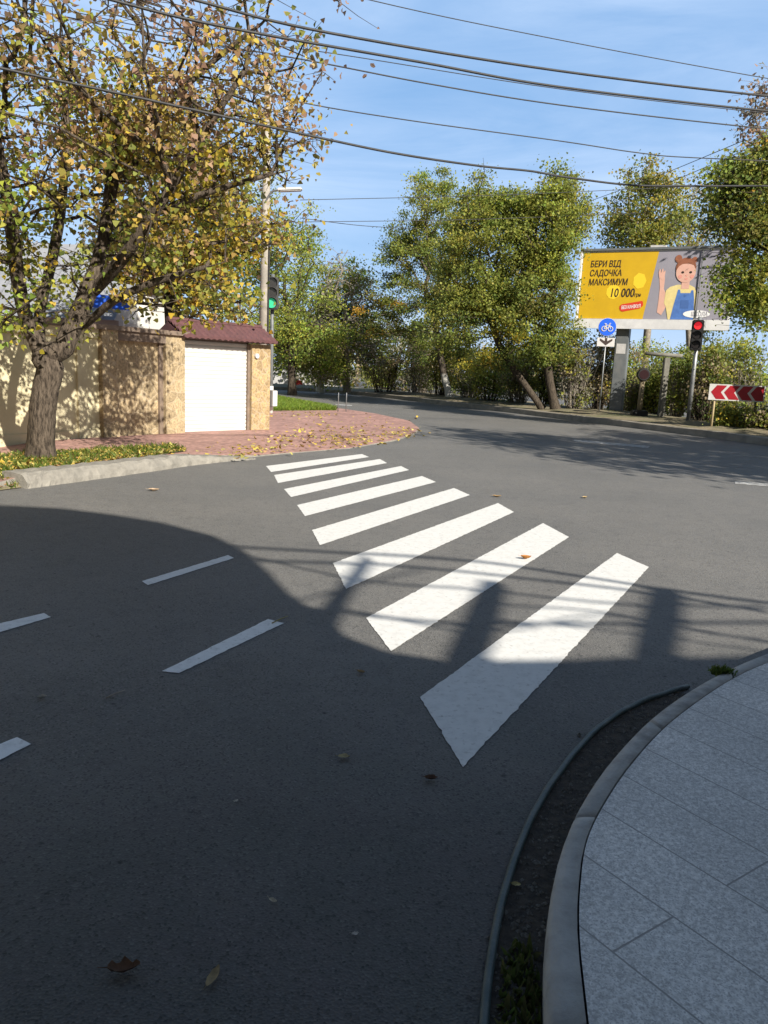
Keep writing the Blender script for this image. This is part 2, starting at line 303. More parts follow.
# ------------------------------------------------------------------ object helpers
ORG = {}
def thing(name, label, cat, loc, group=None):
    o = bpy.data.objects.new(name, None); COL.objects.link(o); o.empty_display_size = .2
    o.location = loc; o['label'] = label; o['category'] = cat
    if group: o['group'] = group
    ORG[o.name] = Vector(loc); return o
def tag(o, label, cat, group=None, kind=None):
    o['label'] = label; o['category'] = cat
    if group: o['group'] = group
    if kind: o['kind'] = kind
    return o
def struct(o): o['kind'] = 'structure'; return o
def root_org(p):
    while p.parent: p = p.parent
    return ORG.get(p.name, Vector((0, 0, 0)))
def obj(name, me, m=None, parent=None, smooth=False):
    """me: (verts, faces) in world space, or a mesh"""
    if isinstance(me, MB): me = (me.v, me.f)
    if isinstance(me, tuple):
        v, f = me; mesh = bpy.data.meshes.new(name); mesh.from_pydata([tuple(p) for p in v], [], [tuple(q) for q in f])
        mesh.update()
        bm = bmesh.new(); bm.from_mesh(mesh); bmesh.ops.recalc_face_normals(bm, faces=bm.faces); bm.to_mesh(mesh); bm.free()
    else: mesh = me
    o = bpy.data.objects.new(name, mesh); COL.objects.link(o)
    if m: mesh.materials.append(m)
    if parent:
        off = root_org(parent); mesh.transform(Matrix.Translation(-off)); o.parent = parent
    if smooth:
        for p in mesh.polygons: p.use_smooth = True
    return o
def solo(name, me, m, label, cat, loc, group=None, smooth=False, kind=None):
    """a thing that is one mesh, with its origin at its base"""
    o = obj(name, me, m, None, smooth); o.data.transform(Matrix.Translation(-Vector(loc))); o.location = loc
    ORG[o.name] = Vector(loc)
    return tag(o, label, cat, group, kind)

class MB:
    def __init__(s): s.v = []; s.f = []
    def add(s, v, f):
        n = len(s.v); s.v += [Vector(p) for p in v]; s.f += [tuple(i+n for i in q) for q in f]; return s
    def box(s, o, u, v, w):       # corner and three edge vectors
        o, u, v, w = map(Vector, (o, u, v, w))
        P = [o, o+u, o+u+v, o+v, o+w, o+u+w, o+u+v+w, o+v+w]
        return s.add(P, [(0, 3, 2, 1), (4, 5, 6, 7), (0, 1, 5, 4), (1, 2, 6, 5), (2, 3, 7, 6), (3, 0, 4, 7)])
    def tube(s, pts, rad, n=8, cap=True):
        pts = [Vector(p) for p in pts]; k = len(pts)
        if isinstance(rad, (int, float)): rad = [rad]*k
        V = []; ref = None
        for i, p in enumerate(pts):
            t = (pts[min(i+1, k-1)]-pts[max(i-1, 0)])
            if t.length < 1e-9: t = Vector((0, 0, 1))
            t.normalize()
            if ref is None: ref = t.orthogonal().normalized()
            ref = (ref - t*ref.dot(t))
            if ref.length < 1e-6: ref = t.orthogonal()
            ref.normalize(); b = t.cross(ref)
            for j in range(n):
                a = 2*math.pi*j/n; V.append(p+(ref*math.cos(a)+b*math.sin(a))*rad[i])
        Fc = [(i*n+j, i*n+(j+1) % n, (i+1)*n+(j+1) % n, (i+1)*n+j) for i in range(k-1) for j in range(n)]
        if cap: Fc += [tuple(range(n))[::-1], tuple(range((k-1)*n, k*n))]
        return s.add(V, Fc)
    def prism(s, poly, w):        # polygon (3D points) extruded by w
        w = Vector(w); P = [Vector(p) for p in poly]; n = len(P)
        return s.add(P+[p+w for p in P], [tuple(range(n))[::-1], tuple(range(n, 2*n))]+[(i, (i+1) % n, n+(i+1) % n, n+i) for i in range(n)])
    def disc(s, c, nrm, r, depth, n=24):
        c, nrm = Vector(c), Vector(nrm).normalized()
        return s.tube([c, c+nrm*depth], r, n)

def bevel(o, w, seg=2):
    bm = bmesh.new(); bm.from_mesh(o.data)
    bmesh.ops.bevel(bm, geom=[e for e in bm.edges if len(e.link_faces) == 2 and e.calc_face_angle(0) > .5], offset=w, segments=seg, affect='EDGES', clamp_overlap=True)
    bm.to_mesh(o.data); bm.free(); return o

def smooth_line(pts, n=6):
    """Catmull-Rom through points"""
    pts = [Vector(p) for p in pts]; P = [pts[0]*2-pts[1]]+pts+[pts[-1]*2-pts[-2]]; out = []
    for i in range(1, len(P)-2):
        for k in range(n):
            t = k/n; a, b, c, d = P[i-1], P[i], P[i+1], P[i+2]
            out.append(.5*((2*b)+(c-a)*t+(2*a-5*b+4*c-d)*t*t+(3*b-3*c+d-a)*t**3))
    return out+[pts[-1]]

def leaves_mesh(name, C, size, tints, tilt=None, aspect=.5, shape=4, flat=False, rng=rng):
    """C: n x 3 leaf positions, one folded blade each, tints n x 3 per leaf"""
    n = len(C)
    d = rng.normal(size=(n, 3)); d[:, 2] -= .45 if not flat else 0
    if flat: d[:, 2] *= .15
    d /= np.linalg.norm(d, axis=1)[:, None]
    w = rng.normal(size=(n, 3))
    if flat: w = np.cross(d, np.array([0, 0, 1])+rng.normal(size=(n, 3))*.3)
    w -= d*(w*d).sum(1)[:, None]; w /= np.linalg.norm(w, axis=1)[:, None]+1e-9
    nn = np.cross(d, w)
    s = size*rng.uniform(.5, 1.5, n)[:, None] if np.isscalar(size) else size[:, None]
    if shape == 4: T = [(0, 0, 0), (.5, .45, .12), (0, 1, 0), (-.5, .45, .12)]
    else: T = [(0, 0, 0), (.5, .2, .2), (.34, .62, .22), (0, 1.1, -.12), (-.34, .62, .22), (-.5, .2, .2)]
    k = len(T)
    V = np.zeros((n, k, 3))
    for i, (a, b, c) in enumerate(T): V[:, i] = C + s*(w*a*aspect*2*.5*2 + d*b + nn*c)
    me = bpy.data.meshes.new(name); me.vertices.add(n*k); me.vertices.foreach_set('co', V.ravel().astype(np.float32))
    me.loops.add(n*k); me.loops.foreach_set('vertex_index', np.arange(n*k, dtype=np.int32))
    me.polygons.add(n); me.polygons.foreach_set('loop_start', np.arange(0, n*k, k, dtype=np.int32))
    a = me.attributes.new('tint', 'FLOAT_COLOR', 'FACE')
    a.data.foreach_set('color', np.concatenate([tints, np.ones((n, 1))], 1).ravel().astype(np.float32))
    me.update(); me.validate(); return me

PAL = dict(
    autumn=[(.44, .32, .05), (.46, .34, .05), (.40, .31, .07), (.34, .29, .07), (.40, .27, .08), (.30, .18, .09), (.36, .23, .13), (.25, .26, .06), (.50, .40, .08)],
    pink=[(.36, .22, .15), (.38, .25, .15), (.30, .19, .13), (.42, .31, .13)],
    lime=[(.24, .32, .05), (.31, .35, .05), (.19, .28, .05), (.38, .37, .06)],
    green=[(.14, .20, .04), (.18, .225, .045), (.22, .245, .045), (.25, .26, .05)],
    dark=[(.085, .13, .035), (.11, .155, .04), (.155, .18, .04), (.19, .17, .04)],
    olive=[(.21, .24, .045), (.26, .27, .05), (.32, .29, .05), (.19, .23, .045)],
    yellow=[(.40, .33, .035), (.31, .28, .04), (.22, .24, .04), (.44, .30, .035)],
    brown=[(.28, .22, .14), (.36, .28, .18), (.22, .185, .11), (.24, .23, .09)],
    grey=[(.26, .23, .18), (.30, .27, .21), (.2, .2, .14)],
    orange=[(.46, .26, .03), (.40, .21, .03), (.28, .24, .04)],
    mixed=[(.13, .165, .04), (.17, .20, .04), (.28, .25, .04), (.35, .27, .04), (.1, .13, .035)],
)
def pal(name, n, rng, clump=None):
    p = np.array(PAL[name]); i = rng.integers(0, len(p), n)
    if clump is not None: i = np.where(rng.random(n) < .55, clump, i)
    return p[i]*rng.uniform(.75, 1.3, (n, 1))

def grow(trunk_pts, targets, base_r, rng, step=.55, tip=.010, wander=.12, gravity=.0):
    """nodes and parents: every target is joined to the nearest branch, so limbs fork like a tree's"""
    nodes = [np.array(p, float) for p in trunk_pts[0]]; par = [-1]+list(range(len(nodes)-1)); pl = [0.0]
    for i in range(1, len(nodes)): pl.append(pl[-1]+np.linalg.norm(nodes[i]-nodes[i-1])*.4)
    nb = len(nodes); first_free = max(1, int(nb*.55))
    ok = [False]*first_free+[True]*(nb-first_free)
    for ch in trunk_pts[1:]:
        P = [np.array(p, float) for p in ch]; j = int(np.argmin([np.linalg.norm(n-P[0]) for n in nodes]))
        for p in P:
            nodes.append(p); par.append(j); pl.append(pl[j]+np.linalg.norm(p-nodes[j])*.4); ok.append(True); j = len(nodes)-1
    ref = nodes[nb-1]
    order = np.argsort([np.linalg.norm(t-ref) for t in targets]); tips = np.zeros(len(targets), int)
    for ti in order:
        t = targets[ti]; A = np.array(nodes); D = np.linalg.norm(A-t, axis=1)+.45*np.array(pl)+np.where(ok, 0, 1e6)
        # avoid reaching steeply down
        D = D+np.clip(A[:, 2]-t[2], 0, 9)*.35
        j = int(np.argmin(D)); a = nodes[j]; L_ = np.linalg.norm(t-a); k = max(1, int(L_/step))
        for q in range(1, k+1):
            p = a+(t-a)*q/k
            if q < k: p = p+rng.normal(size=3)*wander*min(L_/k, .8)+np.array([0, 0, .12*L_*math.sin(math.pi*q/k)])
            nodes.append(p); par.append(j); pl.append(pl[j]+np.linalg.norm(p-nodes[j])); ok.append(True); j = len(nodes)-1
        tips[ti] = j
    n = len(nodes); cnt = np.zeros(n)
    for i in tips: cnt[i] += 1
    for i in range(n-1, 0, -1): cnt[par[i]] += cnt[i]
    cnt = np.maximum(cnt, 1); rad = base_r*(cnt/cnt[0])**.47; rad = np.maximum(rad, tip)
    return nodes, par, cnt, rad

def branch_mesh(nodes, par, cnt, rad, flare=1.35, sides=7, lump=0, rng=rng):
    n = len(nodes); kids = [[] for _ in range(n)]
    for i in range(1, n): kids[par[i]].append(i)
    mb = MB(); stack = [(0, None)]
    while stack:
        i, pr = stack.pop(); ch = [] if pr is None else [pr]; rr = [] if pr is None else [min(rad[pr], rad[i]*1.25)]
        c = i
        while True:
            ch.append(c); rr.append(rad[c])
            if not kids[c]: break
            ks = sorted(kids[c], key=lambda q: -cnt[q]); nx = ks[0]
            for q in ks[1:]: stack.append((q, c))
            c = nx
        if len(ch) < 2: continue
        pts = [Vector(nodes[q]) for q in ch]
        if i == 0: rr[0] *= flare; rr = rr[:]
        s = sides if rr[0] > .05 else (5 if rr[0] > .02 else 3)
        if i == 0 and lump:
            k0 = len(mb.v); P2 = smooth_line(pts, 4); R2 = list(np.interp(np.linspace(0, len(rr)-1, len(P2)), range(len(rr)), rr))
            ns = sides*2; mb.tube(P2, R2, ns)
            for q in range(k0, k0+len(P2)*ns):
                ri = (q-k0)//ns; cc = P2[ri]; a = (q-k0) % ns
                f = 1+lump*(math.sin(a*2*math.pi/ns*3+ri*.25)+.6*math.sin(a*2*math.pi/ns*7+1+ri*.5)+rng.normal()*.35)
                mb.v[q] = cc+(mb.v[q]-cc)*f
        else: mb.tube(pts, rr, s, cap=False)
    return mb

def in_blob(blobs, n, rng, shell=.55):
    """points inside ellipsoids (centre, radii), favouring the outside"""
    w = np.array([b[1][0]*b[1][1]*b[1][2] for b in blobs]); w = w**.8; w /= w.sum(); P = []
    which = rng.choice(len(blobs), n, p=w)
    for k in which:
        c, r = blobs[k]; v = rng.normal(size=3); v /= np.linalg.norm(v)
        rad = (rng.uniform(shell**3, 1) if rng.random() < .7 else rng.random())**(1/3)
        P.append(np.array(c)+v*rad*np.array(r)*rng.uniform(.78, 1.18))
    return np.array(P), which

def make_tree(name, label, cat, group, trunk, blobs, pals, base_r, n_cl, n_leaf, leaf, spread, bark, seed, sides=7, lump=0, twigs=3, shape=4, aspect=.5, smooth_t=True, bare_top=None, tip=.012, step=.6, sparse=0, minz=.5):
    rg = np.random.default_rng(seed)
    base = Vector(trunk[0][0]); t = thing(name, label, cat, base, group)
    P, which = in_blob(blobs, n_cl, rg); P[:, 2] = np.maximum(P[:, 2], minz)
    # clump irregularity: drop targets in random holes so that sky shows through
    holes = P[rg.integers(0, len(P), 5)]; keep = np.ones(len(P), bool)
    for h in holes: keep &= (np.linalg.norm(P-h, axis=1) > spread*.9) | (rg.random(len(P)) < .35)
    P, which = P[keep], which[keep]
    nodes, par, cnt, rad = grow(trunk, P, base_r, rg, step=step, tip=tip)
    mb = branch_mesh(nodes, par, cnt, rad, sides=sides, lump=lump, rng=rg)
    C, T = [], []; sub = []
    for p, k in zip(P, which):
        if rg.random() < sparse: continue
        m = max(4, int(n_leaf*rg.uniform(.3, 1.7)*(1 if bare_top is None else float(np.interp(p[2], bare_top, (1, .3)))))); pn = pals[k % len(pals)]
        if isinstance(pn, tuple): pn = pn[rg.integers(0, len(pn))]
        sq = np.array([1, 1, .62])*spread*rg.uniform(.7, 1.25)
        q = p+rg.normal(size=(m, 3))*sq*.62
        for _ in range(twigs):
            e = q[rg.integers(0, m)]; mb.tube([p, (p+e)/2+rg.normal(size=3)*.05*spread, e], [tip*.9, tip*.7, tip*.4], 3, cap=False)
        C.append(q); T.append(pal(pn, m, rg, rg.integers(0, len(PAL[pn]))))
    obj('trunk', mb, bark, t, smooth_t)
    if C:
        C = np.concatenate(C); T = np.concatenate(T); ok = C[:, 2] > .15; C, T = C[ok], T[ok]
        obj('crown', leaves_mesh('crown', C, leaf, T, aspect=aspect, shape=shape, rng=rg), M['leaf'], t)
    return t

def pblob(Y, px, py, rx, ry, rz=None, dy=0):
    c = at(px, py, Y+dy); k = Y/F
    return (np.array(c), np.array((rx*k, (rz if rz else rx)*k, ry*k)))
def trunk_line(base, Y, pts, n=3):
    P = [Vector(base)]+[at(a, b, Y if len(q) == 0 else q[0]) for a, b, *q in pts]
    return [np.array(p) for p in smooth_line(P, n)]

# ------------------------------------------------------------------ ground, road, kerbs
def sheet(name, pts, m, z=None, parent=None, n=None):
    bm = bmesh.new(); vs = [bm.verts.new((p[0], p[1], p[2] if z is None else z)) for p in pts]
    f = bm.faces.new(vs); bmesh.ops.triangulate(bm, faces=[f]); bmesh.ops.recalc_face_normals(bm, faces=bm.faces)
    for f in bm.faces:
        if f.normal.z < 0: f.normal_flip()
    me = bpy.data.meshes.new(name); bm.to_mesh(me); bm.free()
    return obj(name, me, m, parent)

S_ = 1500
struct(sheet('ground', [(-S_, -S_), (S_, -S_), (S_, S_), (-S_, S_)], M['soil'], -.06))
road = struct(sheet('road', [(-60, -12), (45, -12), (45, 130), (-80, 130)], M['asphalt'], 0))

ZP = .004
stripes = [[(420, 697), (617, 553), (649, 567), (463, 767)], [(366, 618), (543, 523), (569, 537), (391, 651)], [(333, 563), (498, 503), (514, 512), (346, 589)],
           [(312, 530), (454, 488), (470, 495), (320, 545)], [(297, 505), (422, 476), (436, 482), (305, 516)], [(284, 489), (401, 466), (409, 470), (291, 497)],
           [(274, 475), (380, 459), (387, 463), (278, 483)], [(266, 466), (362, 454), (369, 457), (271, 472)]]
dashes = [[(142, 581), (148, 585), (234, 558), (228, 555)], [(162, 671), (179, 673), (284, 623), (268, 619)], [(-30, 630), (-30, 641), (51, 617), (44, 613)], [(-30, 756), (-30, 775), (31, 744), (17, 737)]]
def ragged(q, amp, seed):
    """outline with a slightly worn edge"""
    rg = np.random.default_rng(seed); P = [G(*a, ZP) for a in q]; out = []
    for i in range(4):
        a, b = P[i], P[(i+1) % 4]; L_ = (b-a).length; k = max(2, int(L_/.03)); nr = Vector((-(b-a).y, (b-a).x, 0)).normalized()
        for j in range(k): out.append(a+(b-a)*j/k+nr*(rg.normal()*amp if j else 0))
    return out
for i, q in enumerate(stripes): sheet('zebra_stripe', ragged(q, .0022, i), M['paint'], None, road)
for i, q in enumerate(dashes): sheet('lane_dash', ragged(q, .0018, 40+i), M['dashpaint'], None, road)
for q in ([(575, 439.5), (573, 441.2), (648, 448), (650, 446)], [(735, 481), (735, 483.5), (800, 489), (800, 486)], [(335, 404), (336, 405), (352, 406), (352, 405)]):
    sheet('lane_line', [G(*a, ZP) for a in q], M['worn_paint'], None, road)

# --- left corner: pavement, verge, big kerb
edge = [(-420, 545, .0), (-200, 515, .02), (-60, 497, .05), (0, 490, .10), (28, 485, .13), (100, 475, .13), (190, 461, .10), (255, 457, .03), (300, 452.5, .012), (350, 448.5, .012), (395, 441, .03), (414, 435, .05),
        (419, 430, .06), (409, 422.5, .06), (375, 415, .06), (338, 409.5, .06), (300, 402, .06), (270, 397, .06), (200, 391, .06), (60, 385, .06)]
E0 = [G(x, y) + Vector((0, 0, z)) for x, y, z in edge]
inner = []
bmE = MB(); poly = E0+[Vector((-75, 60, .06)), Vector((-75, 8, .0))]
PAV_ANG = math.atan2((G(265, 430)-G(182, 434)).y, (G(265, 430)-G(182, 434)).x)
M['redbrick'] = brickmat('red_paving', (.36, .20, .165), (.33, .185, .155), (.29, .185, .16), PAV_ANG, .2, .1, .008, scale_noise=9)
pav = struct(sheet('pavement', poly, M['redbrick']))
# skirt so the raised pavement has an edge
sk = MB()
for a, b in zip(E0[:-1], E0[1:]): sk.add([a, b, (b.x, b.y, -.03), (a.x, a.y, -.03)], [(0, 1, 2, 3)])
obj('edging', sk, M['concrete'], pav)
def inset_line(pts, d):
    out = []
    for i, p in enumerate(pts):
        t = (pts[min(i+1, len(pts)-1)]-pts[max(i-1, 0)]); t = Vector((t.x, t.y, 0)).normalized(); out.append(p+Vector((-t.y, t.x, 0))*d)
    return out
def kerb_sweep(name, base, hts, prof, m, seed=3, jit=0.0, parent=None, sub=1):
    """prof: list of (set-back, height factor); base is the line at road level, set back to its left"""
    rg = np.random.default_rng(seed); V = []; k = len(prof)
    for i, p in enumerate(base):
        t = (base[min(i+1, len(base)-1)]-base[max(i-1, 0)]); t = Vector((t.x, t.y, 0)).normalized(); nl = Vector((-t.y, t.x, 0))
        for sb, hf in prof: V.append(Vector((p.x, p.y, 0))+nl*(sb+rg.normal()*jit)+Vector((0, 0, hf*hts[i]+(rg.normal()*jit if hf > 0 else -.03))))
    Fc = [(i*k+j, (i+1)*k+j, (i+1)*k+j+1, i*k+j+1) for i in range(len(base)-1) for j in range(k-1)]
    Fc += [tuple(range(k)), tuple(range((len(base)-1)*k, len(base)*k))[::-1]]
    return obj(name, (V, Fc), m, parent, False)
kb = smooth_line([G(x, y) for x, y in ((27, 489), (60, 484.5), (100, 479), (150, 472), (190, 466), (225, 462), (256, 459.5))], 8)
nk = len(kb); kh = [.19*(1-.15*(i/nk)) if i < nk*.62 else .1615*max(.12, 1-((i/nk-.62)/.38)**1.2) for i in range(nk)]
struct(kerb_sweep('kerb', kb, kh, [(0, 0), (.01, .35), (.06, .8), (.10, 1.0), (.32, 1.03), (.42, .95), (.43, -.0)], M['concrete'], 3, .008))

# --- far kerb and the verge behind it
FK = [(1500, 560), (1100, 497), (900, 466), (768, 446), (700, 436.5), (640, 429), (560, 419), (500, 411.5), (443, 405), (400, 399.5), (345, 394), (300, 391), (250, 388.5), (180, 385), (60, 379), (-200, 367)]
fk = [G(x, y) for x, y in FK]; fks = smooth_line(fk, 5)
fk_rev = fks[::-1]
KH = .22
struct(kerb_sweep('kerb', [Vector(p) for p in fk_rev], [KH]*len(fk_rev), [(0, 0), (.015, .9), (.05, 1), (.28, 1), (.285, 0)], M['farkerb'], 5, .006))
outer = []
nf = len(fks)
vb = inset_line([Vector((p.x, p.y, 0)) for p in fk_rev], .27)
vv = []
rgv = np.random.default_rng(5)
rows = [0, .5, 1.5, 3.5, 8, 20, 60]
for p, t0 in zip(vb, range(len(vb))):
    a = vb[max(t0-1, 0)]; b = vb[min(t0+1, len(vb)-1)]; t = (b-a).normalized(); nl = Vector((-t.y, t.x, 0))
    for r in rows:
        # verge: nearly level, a little rough, dropping away at the back
        vv.append(Vector((p.x, p.y, 0))+nl*r+Vector((0, 0, KH-.01+(rgv.normal()*.03 if r > .3 else 0)+(.06*min(r, 2) if r < 8 else -.02*r))))
kr = len(rows)
struct(obj('verge', (vv, [(i*kr+j, (i+1)*kr+j, (i+1)*kr+j+1, i*kr+j+1) for i in range(len(vb)-1) for j in range(kr-1)]), M['verge'], None, True))

# --- near right corner: kerb, paved sidewalk, gutter
ZS = .11
ko = smooth_line([G(x, y, ZS*.9) for x, y in ((1250, 520), (960, 590), (850, 622), (768, 653), (730, 669), (690, 690), (650, 719), (611, 760), (582, 802), (562, 846), (551, 890), (546, 940), (546, 1000), (556, 1080), (590, 1200), (700, 1400))], 6)
ki = smooth_line([G(x, y, ZS) for x, y in ((1250, 527), (960, 598), (850, 631), (768, 662), (733, 678), (700, 699), (664, 727), (630, 764), (604, 802), (586, 840), (579, 885), (578, 930), (583, 985), (594, 1060), (630, 1180), (735, 1390))], 6)
def with_joints(A, B, gap=1.0, w=.012):
    """resample a kerb so that a narrow sunk joint comes every metre"""
    d = [0]
    for p, q in zip(A, A[1:]): d.append(d[-1]+(q-p).length)
    js = [j*gap+.35 for j in range(int(d[-1]/gap))]; T = sorted([(t, 0) for t in np.arange(0, d[-1], .12)]+[(j+o, dn) for j in js for o, dn in ((-w, 0), (-w*.45, 1), (w*.45, 1), (w, 0))])
    def sample(P, t):
        i = min(max(int(np.searchsorted(d, t))-1, 0), len(P)-2); f = (t-d[i])/max(d[i+1]-d[i], 1e-9); return P[i].lerp(P[i+1], min(max(f, 0), 1))
    return [sample(A, t) for t, _ in T], [sample(B, t) for t, _ in T], [dn for _, dn in T]
ko2, ki2, sunk = with_joints(ko, ki)
kv = []; kf = []
rgk = np.random.default_rng(11)
for a, b, dn in zip(ko2, ki2, sunk):
    w = (b-a); w.z = 0; j = rgk.normal()*.0025; sk_ = .016*dn
    A = Vector((a.x, a.y, 0))
    for s, z in ((-.02, -.03), (.0, ZS*.55), (.05, ZS*.86), (.18, ZS*.98), (.5, ZS+j), (.97, ZS+j*.5), (.985, ZS-.004), (1.0, ZS-.02)): kv.append(A+w*(s+(.04*dn if s < .1 else 0))+Vector((0, 0, z-(sk_ if z > .02 else 0))))
for i in range(len(ko2)-1):
    for j in range(7): kf.append((i*8+j, (i+1)*8+j, (i+1)*8+j+1, i*8+j+1))
struct(obj('kerb', (kv, kf), M['kerbstone'], None, True))
jl = G(768, 935, ZS)-G(592, 822, ZS); JA = math.atan2(jl.y, jl.x)
M['slabs'] = brickmat('sidewalk_slabs', (.62, .60, .565), (.56, .545, .515), (.30, .29, .275), JA, 3.1, .27, .0035, .37, scale_noise=70, speck=(230, (.70, .69, .67), (.34, .33, .32)), bump=.5)
sw = [Vector((p.x, p.y, ZS-.002)) + Vector(((p-q).x, (p-q).y, 0)).normalized()*.005 for p, q in zip(ki, ko)]
struct(sheet('sidewalk', sw+[Vector((6, -4, ZS-.002)), Vector((30, -4, ZS-.002)), Vector((40, 6, ZS-.002))], M['slabs']))
hosep = [(470, 1240), (477, 1120), (484, 1024), (490, 965), (504, 892), (529, 822), (560, 770), (598, 727), (640, 701), (688, 685)]
hl = smooth_line([G(x, y, .02) for x, y in hosep], 6)
gut = [Vector((p.x, p.y, .004)) for p in hl[:-2]]
ks = [Vector((p.x, p.y, .004)) for p in ko if p.x < hl[-1].x+.1 and p.y > hl[0].y-.3 and p.y < hl[-1].y+.2]
struct(sheet('gutter', [Vector((p.x, p.y, .004)) for p in gut]+ks[:], M['gutter']))
gv = MB(); rgg = np.random.default_rng(8); gpoly0 = gut+ks
gp0 = [(a, b) for a, b in zip([Vector((p.x, p.y, 0)) for p in hl[:-2]], [min(ko, key=lambda q: (q.x-p.x)**2+(q.y-p.y)**2) for p in hl[:-2]])]
for _ in range(900):
    a, b = gp0[rgg.integers(0, len(gp0))]; f = rgg.uniform(.1, .96); c = Vector((a.x+(b.x-a.x)*f+rgg.normal()*.02, a.y+(b.y-a.y)*f+rgg.normal()*.03, .005)); q = rgg.uniform(.003, .009)
    if rgg.random() < .06: q *= 1.9
    pts = [c+Vector((math.cos(k*1.2566+q*900)*q*rgg.uniform(.7, 1.3), math.sin(k*1.2566+q*900)*q*rgg.uniform(.7, 1.3), 0)) for k in range(5)]; tp_ = c+Vector((0, 0, q*rgg.uniform(.6, 1.2)))
    gv.add(pts+[tp_], [(k, (k+1) % 5, 5) for k in range(5)])
go = obj('gravel', gv, mat('gravel_bits', (.20, .19, .165), (.05, .047, .042), 35, .9)); tag(go, 'loose gravel and dirt in the gutter between pipe and kerb', 'gravel', kind='stuff')
hb = MB(); hz = [Vector((p.x, p.y, 0.0135+.003*math.sin(i*1.7))) for i, p in enumerate(hl)]
hb.tube(hz, .0135, 12)
solo('hose', hb, M['hose'], 'long grey green plastic pipe lying along the curved kerb', 'hose', (hl[12].x, hl[12].y, 0), smooth=True)

# ------------------------------------------------------------------ grass, leaf litter
def poly_points(poly, n, rg, z=0):
    xs = [p.x for p in poly]; ys = [p.y for p in poly]; out = []
    def inside(x, y):
        c = False; j = len(poly)-1
        for i in range(len(poly)):
            if (poly[i].y > y) != (poly[j].y > y) and x < (poly[j].x-poly[i].x)*(y-poly[i].y)/(poly[j].y-poly[i].y)+poly[i].x: c = not c
            j = i
        return c
    while len(out) < n:
        x, y = rg.uniform(min(xs), max(xs)), rg.uniform(min(ys), max(ys))
        if inside(x, y): out.append((x, y, z))
    return np.array(out)
def grass_mesh(name, P, h, rg, cols):
    n = len(P); a = rg.uniform(0, 2*math.pi, n); hh = h*rg.uniform(.4, 1.3, n); w = .006+.006*rg.random(n)
    dx, dy = np.cos(a), np.sin(a); le = rg.normal(size=(n, 2))*.45
    V = np.zeros((n, 4, 3)); V[:, 0] = P-np.stack([dx*w, dy*w, 0*w], 1); V[:, 1] = P+np.stack([dx*w, dy*w, 0*w], 1)
    mid = P+np.stack([le[:, 0]*hh*.4, le[:, 1]*hh*.4, hh*.6], 1); V[:, 2] = mid+np.stack([dx*w*.7, dy*w*.7, 0*w], 1); V[:, 3] = P+np.stack([le[:, 0]*hh, le[:, 1]*hh, hh], 1)
    me = bpy.data.meshes.new(name); me.vertices.add(n*4); me.vertices.foreach_set('co', V.ravel().astype(np.float32)); me.loops.add(n*4); me.loops.foreach_set('vertex_index', np.arange(n*4, dtype=np.int32))
    me.polygons.add(n); me.polygons.foreach_set('loop_start', np.arange(0, n*4, 4, dtype=np.int32))
    at_ = me.attributes.new('tint', 'FLOAT_COLOR', 'FACE'); c = np.array(cols)[rg.integers(0, len(cols), n)]*rg.uniform(.7, 1.3, (n, 1))
    at_.data.foreach_set('color', np.concatenate([c, np.ones((n, 1))], 1).ravel().astype(np.float32)); me.update(); return me
GR = [(.09, .14, .02), (.12, .17, .025), (.16, .17, .03), (.07, .11, .02)]
LIT = [(.46, .36, .07), (.52, .43, .12), (.42, .28, .07), (.34, .21, .10), (.40, .37, .11), (.48, .33, .05)]
rg = np.random.default_rng(21)
vout = [G(x, y) for x, y in ((-330, 534), (-150, 509), (-20, 492.5), (0, 491), (27, 487.5))]
vrest = [G(x, y) for x, y in ((30, 484), (100, 471), (150, 464), (188, 457), (170, 453), (120, 456), (70, 460), (20, 463), (-60, 470), (-200, 480), (-330, 500))]
vpoly = vout+vrest
def zverge(x, y):
    d = 9
    for a, b in zip(vout, vout[1:]):
        ab = (b-a).xy; t = max(0, min(1, ((x-a.x)*ab.x+(y-a.y)*ab.y)/ab.length_squared)); d = min(d, math.hypot(x-a.x-ab.x*t, y-a.y-ab.y*t))
    return 0.015+.105*min(1, d/.55)
vin = [Vector((p.x-.12, p.y+.55, .12)) for p in vout[:-1]]+[Vector((vrest[0].x, vrest[0].y+.1, .12))]
struct(sheet('verge', vin+[Vector((p.x, p.y, .12)) for p in vrest[1:]], M['verge']))
sl_ = MB()
for a, b, c, d in zip(vout, vout[1:], vin[1:], vin): sl_.add([(a.x, a.y, .012), (b.x, b.y, .012), c, d], [(0, 1, 2, 3)])
struct(obj('verge_slope', sl_, M['verge']))
Pg = poly_points(vpoly, 9000, rg); Pg[:, 2] = [zverge(x, y)-.005 for x, y, _ in Pg]
tag(obj('verge_grass', grass_mesh('verge_grass', Pg, .095, rg, GR), M['leaf']), 'short grass growing on the verge under the left tree', 'grass', kind='stuff')
Pl = poly_points(vpoly, 3900, rg); Pl[:, 2] = [zverge(x, y)+.01+.05*rg.random() for x, y, _ in Pl]
tag(obj('leaf_litter', leaves_mesh('leaf_litter', Pl, .062, np.array(LIT)[rg.integers(0, 6, len(Pl))]*rg.uniform(.7, 1.3, (len(Pl), 1)), flat=True, shape=6, rng=rg), M['dryleaf']), 'carpet of yellow fallen leaves on the verge under the left tree', 'fallen leaves', kind='stuff')
gpoly = [G(x, y) for x, y in ((272, 413), (300, 412.5), (337, 412), (330, 409.5), (300, 404), (275, 399))]
Pg = poly_points(gpoly, 14000, rg, .06)
tag(obj('corner_grass', grass_mesh('corner_grass', Pg, .16, rg, [(.12, .2, .02), (.16, .24, .025), (.2, .25, .04)]), M['leaf']), 'bright green grass patch beside the grey cabinet and far road', 'grass', kind='stuff')
lp = []
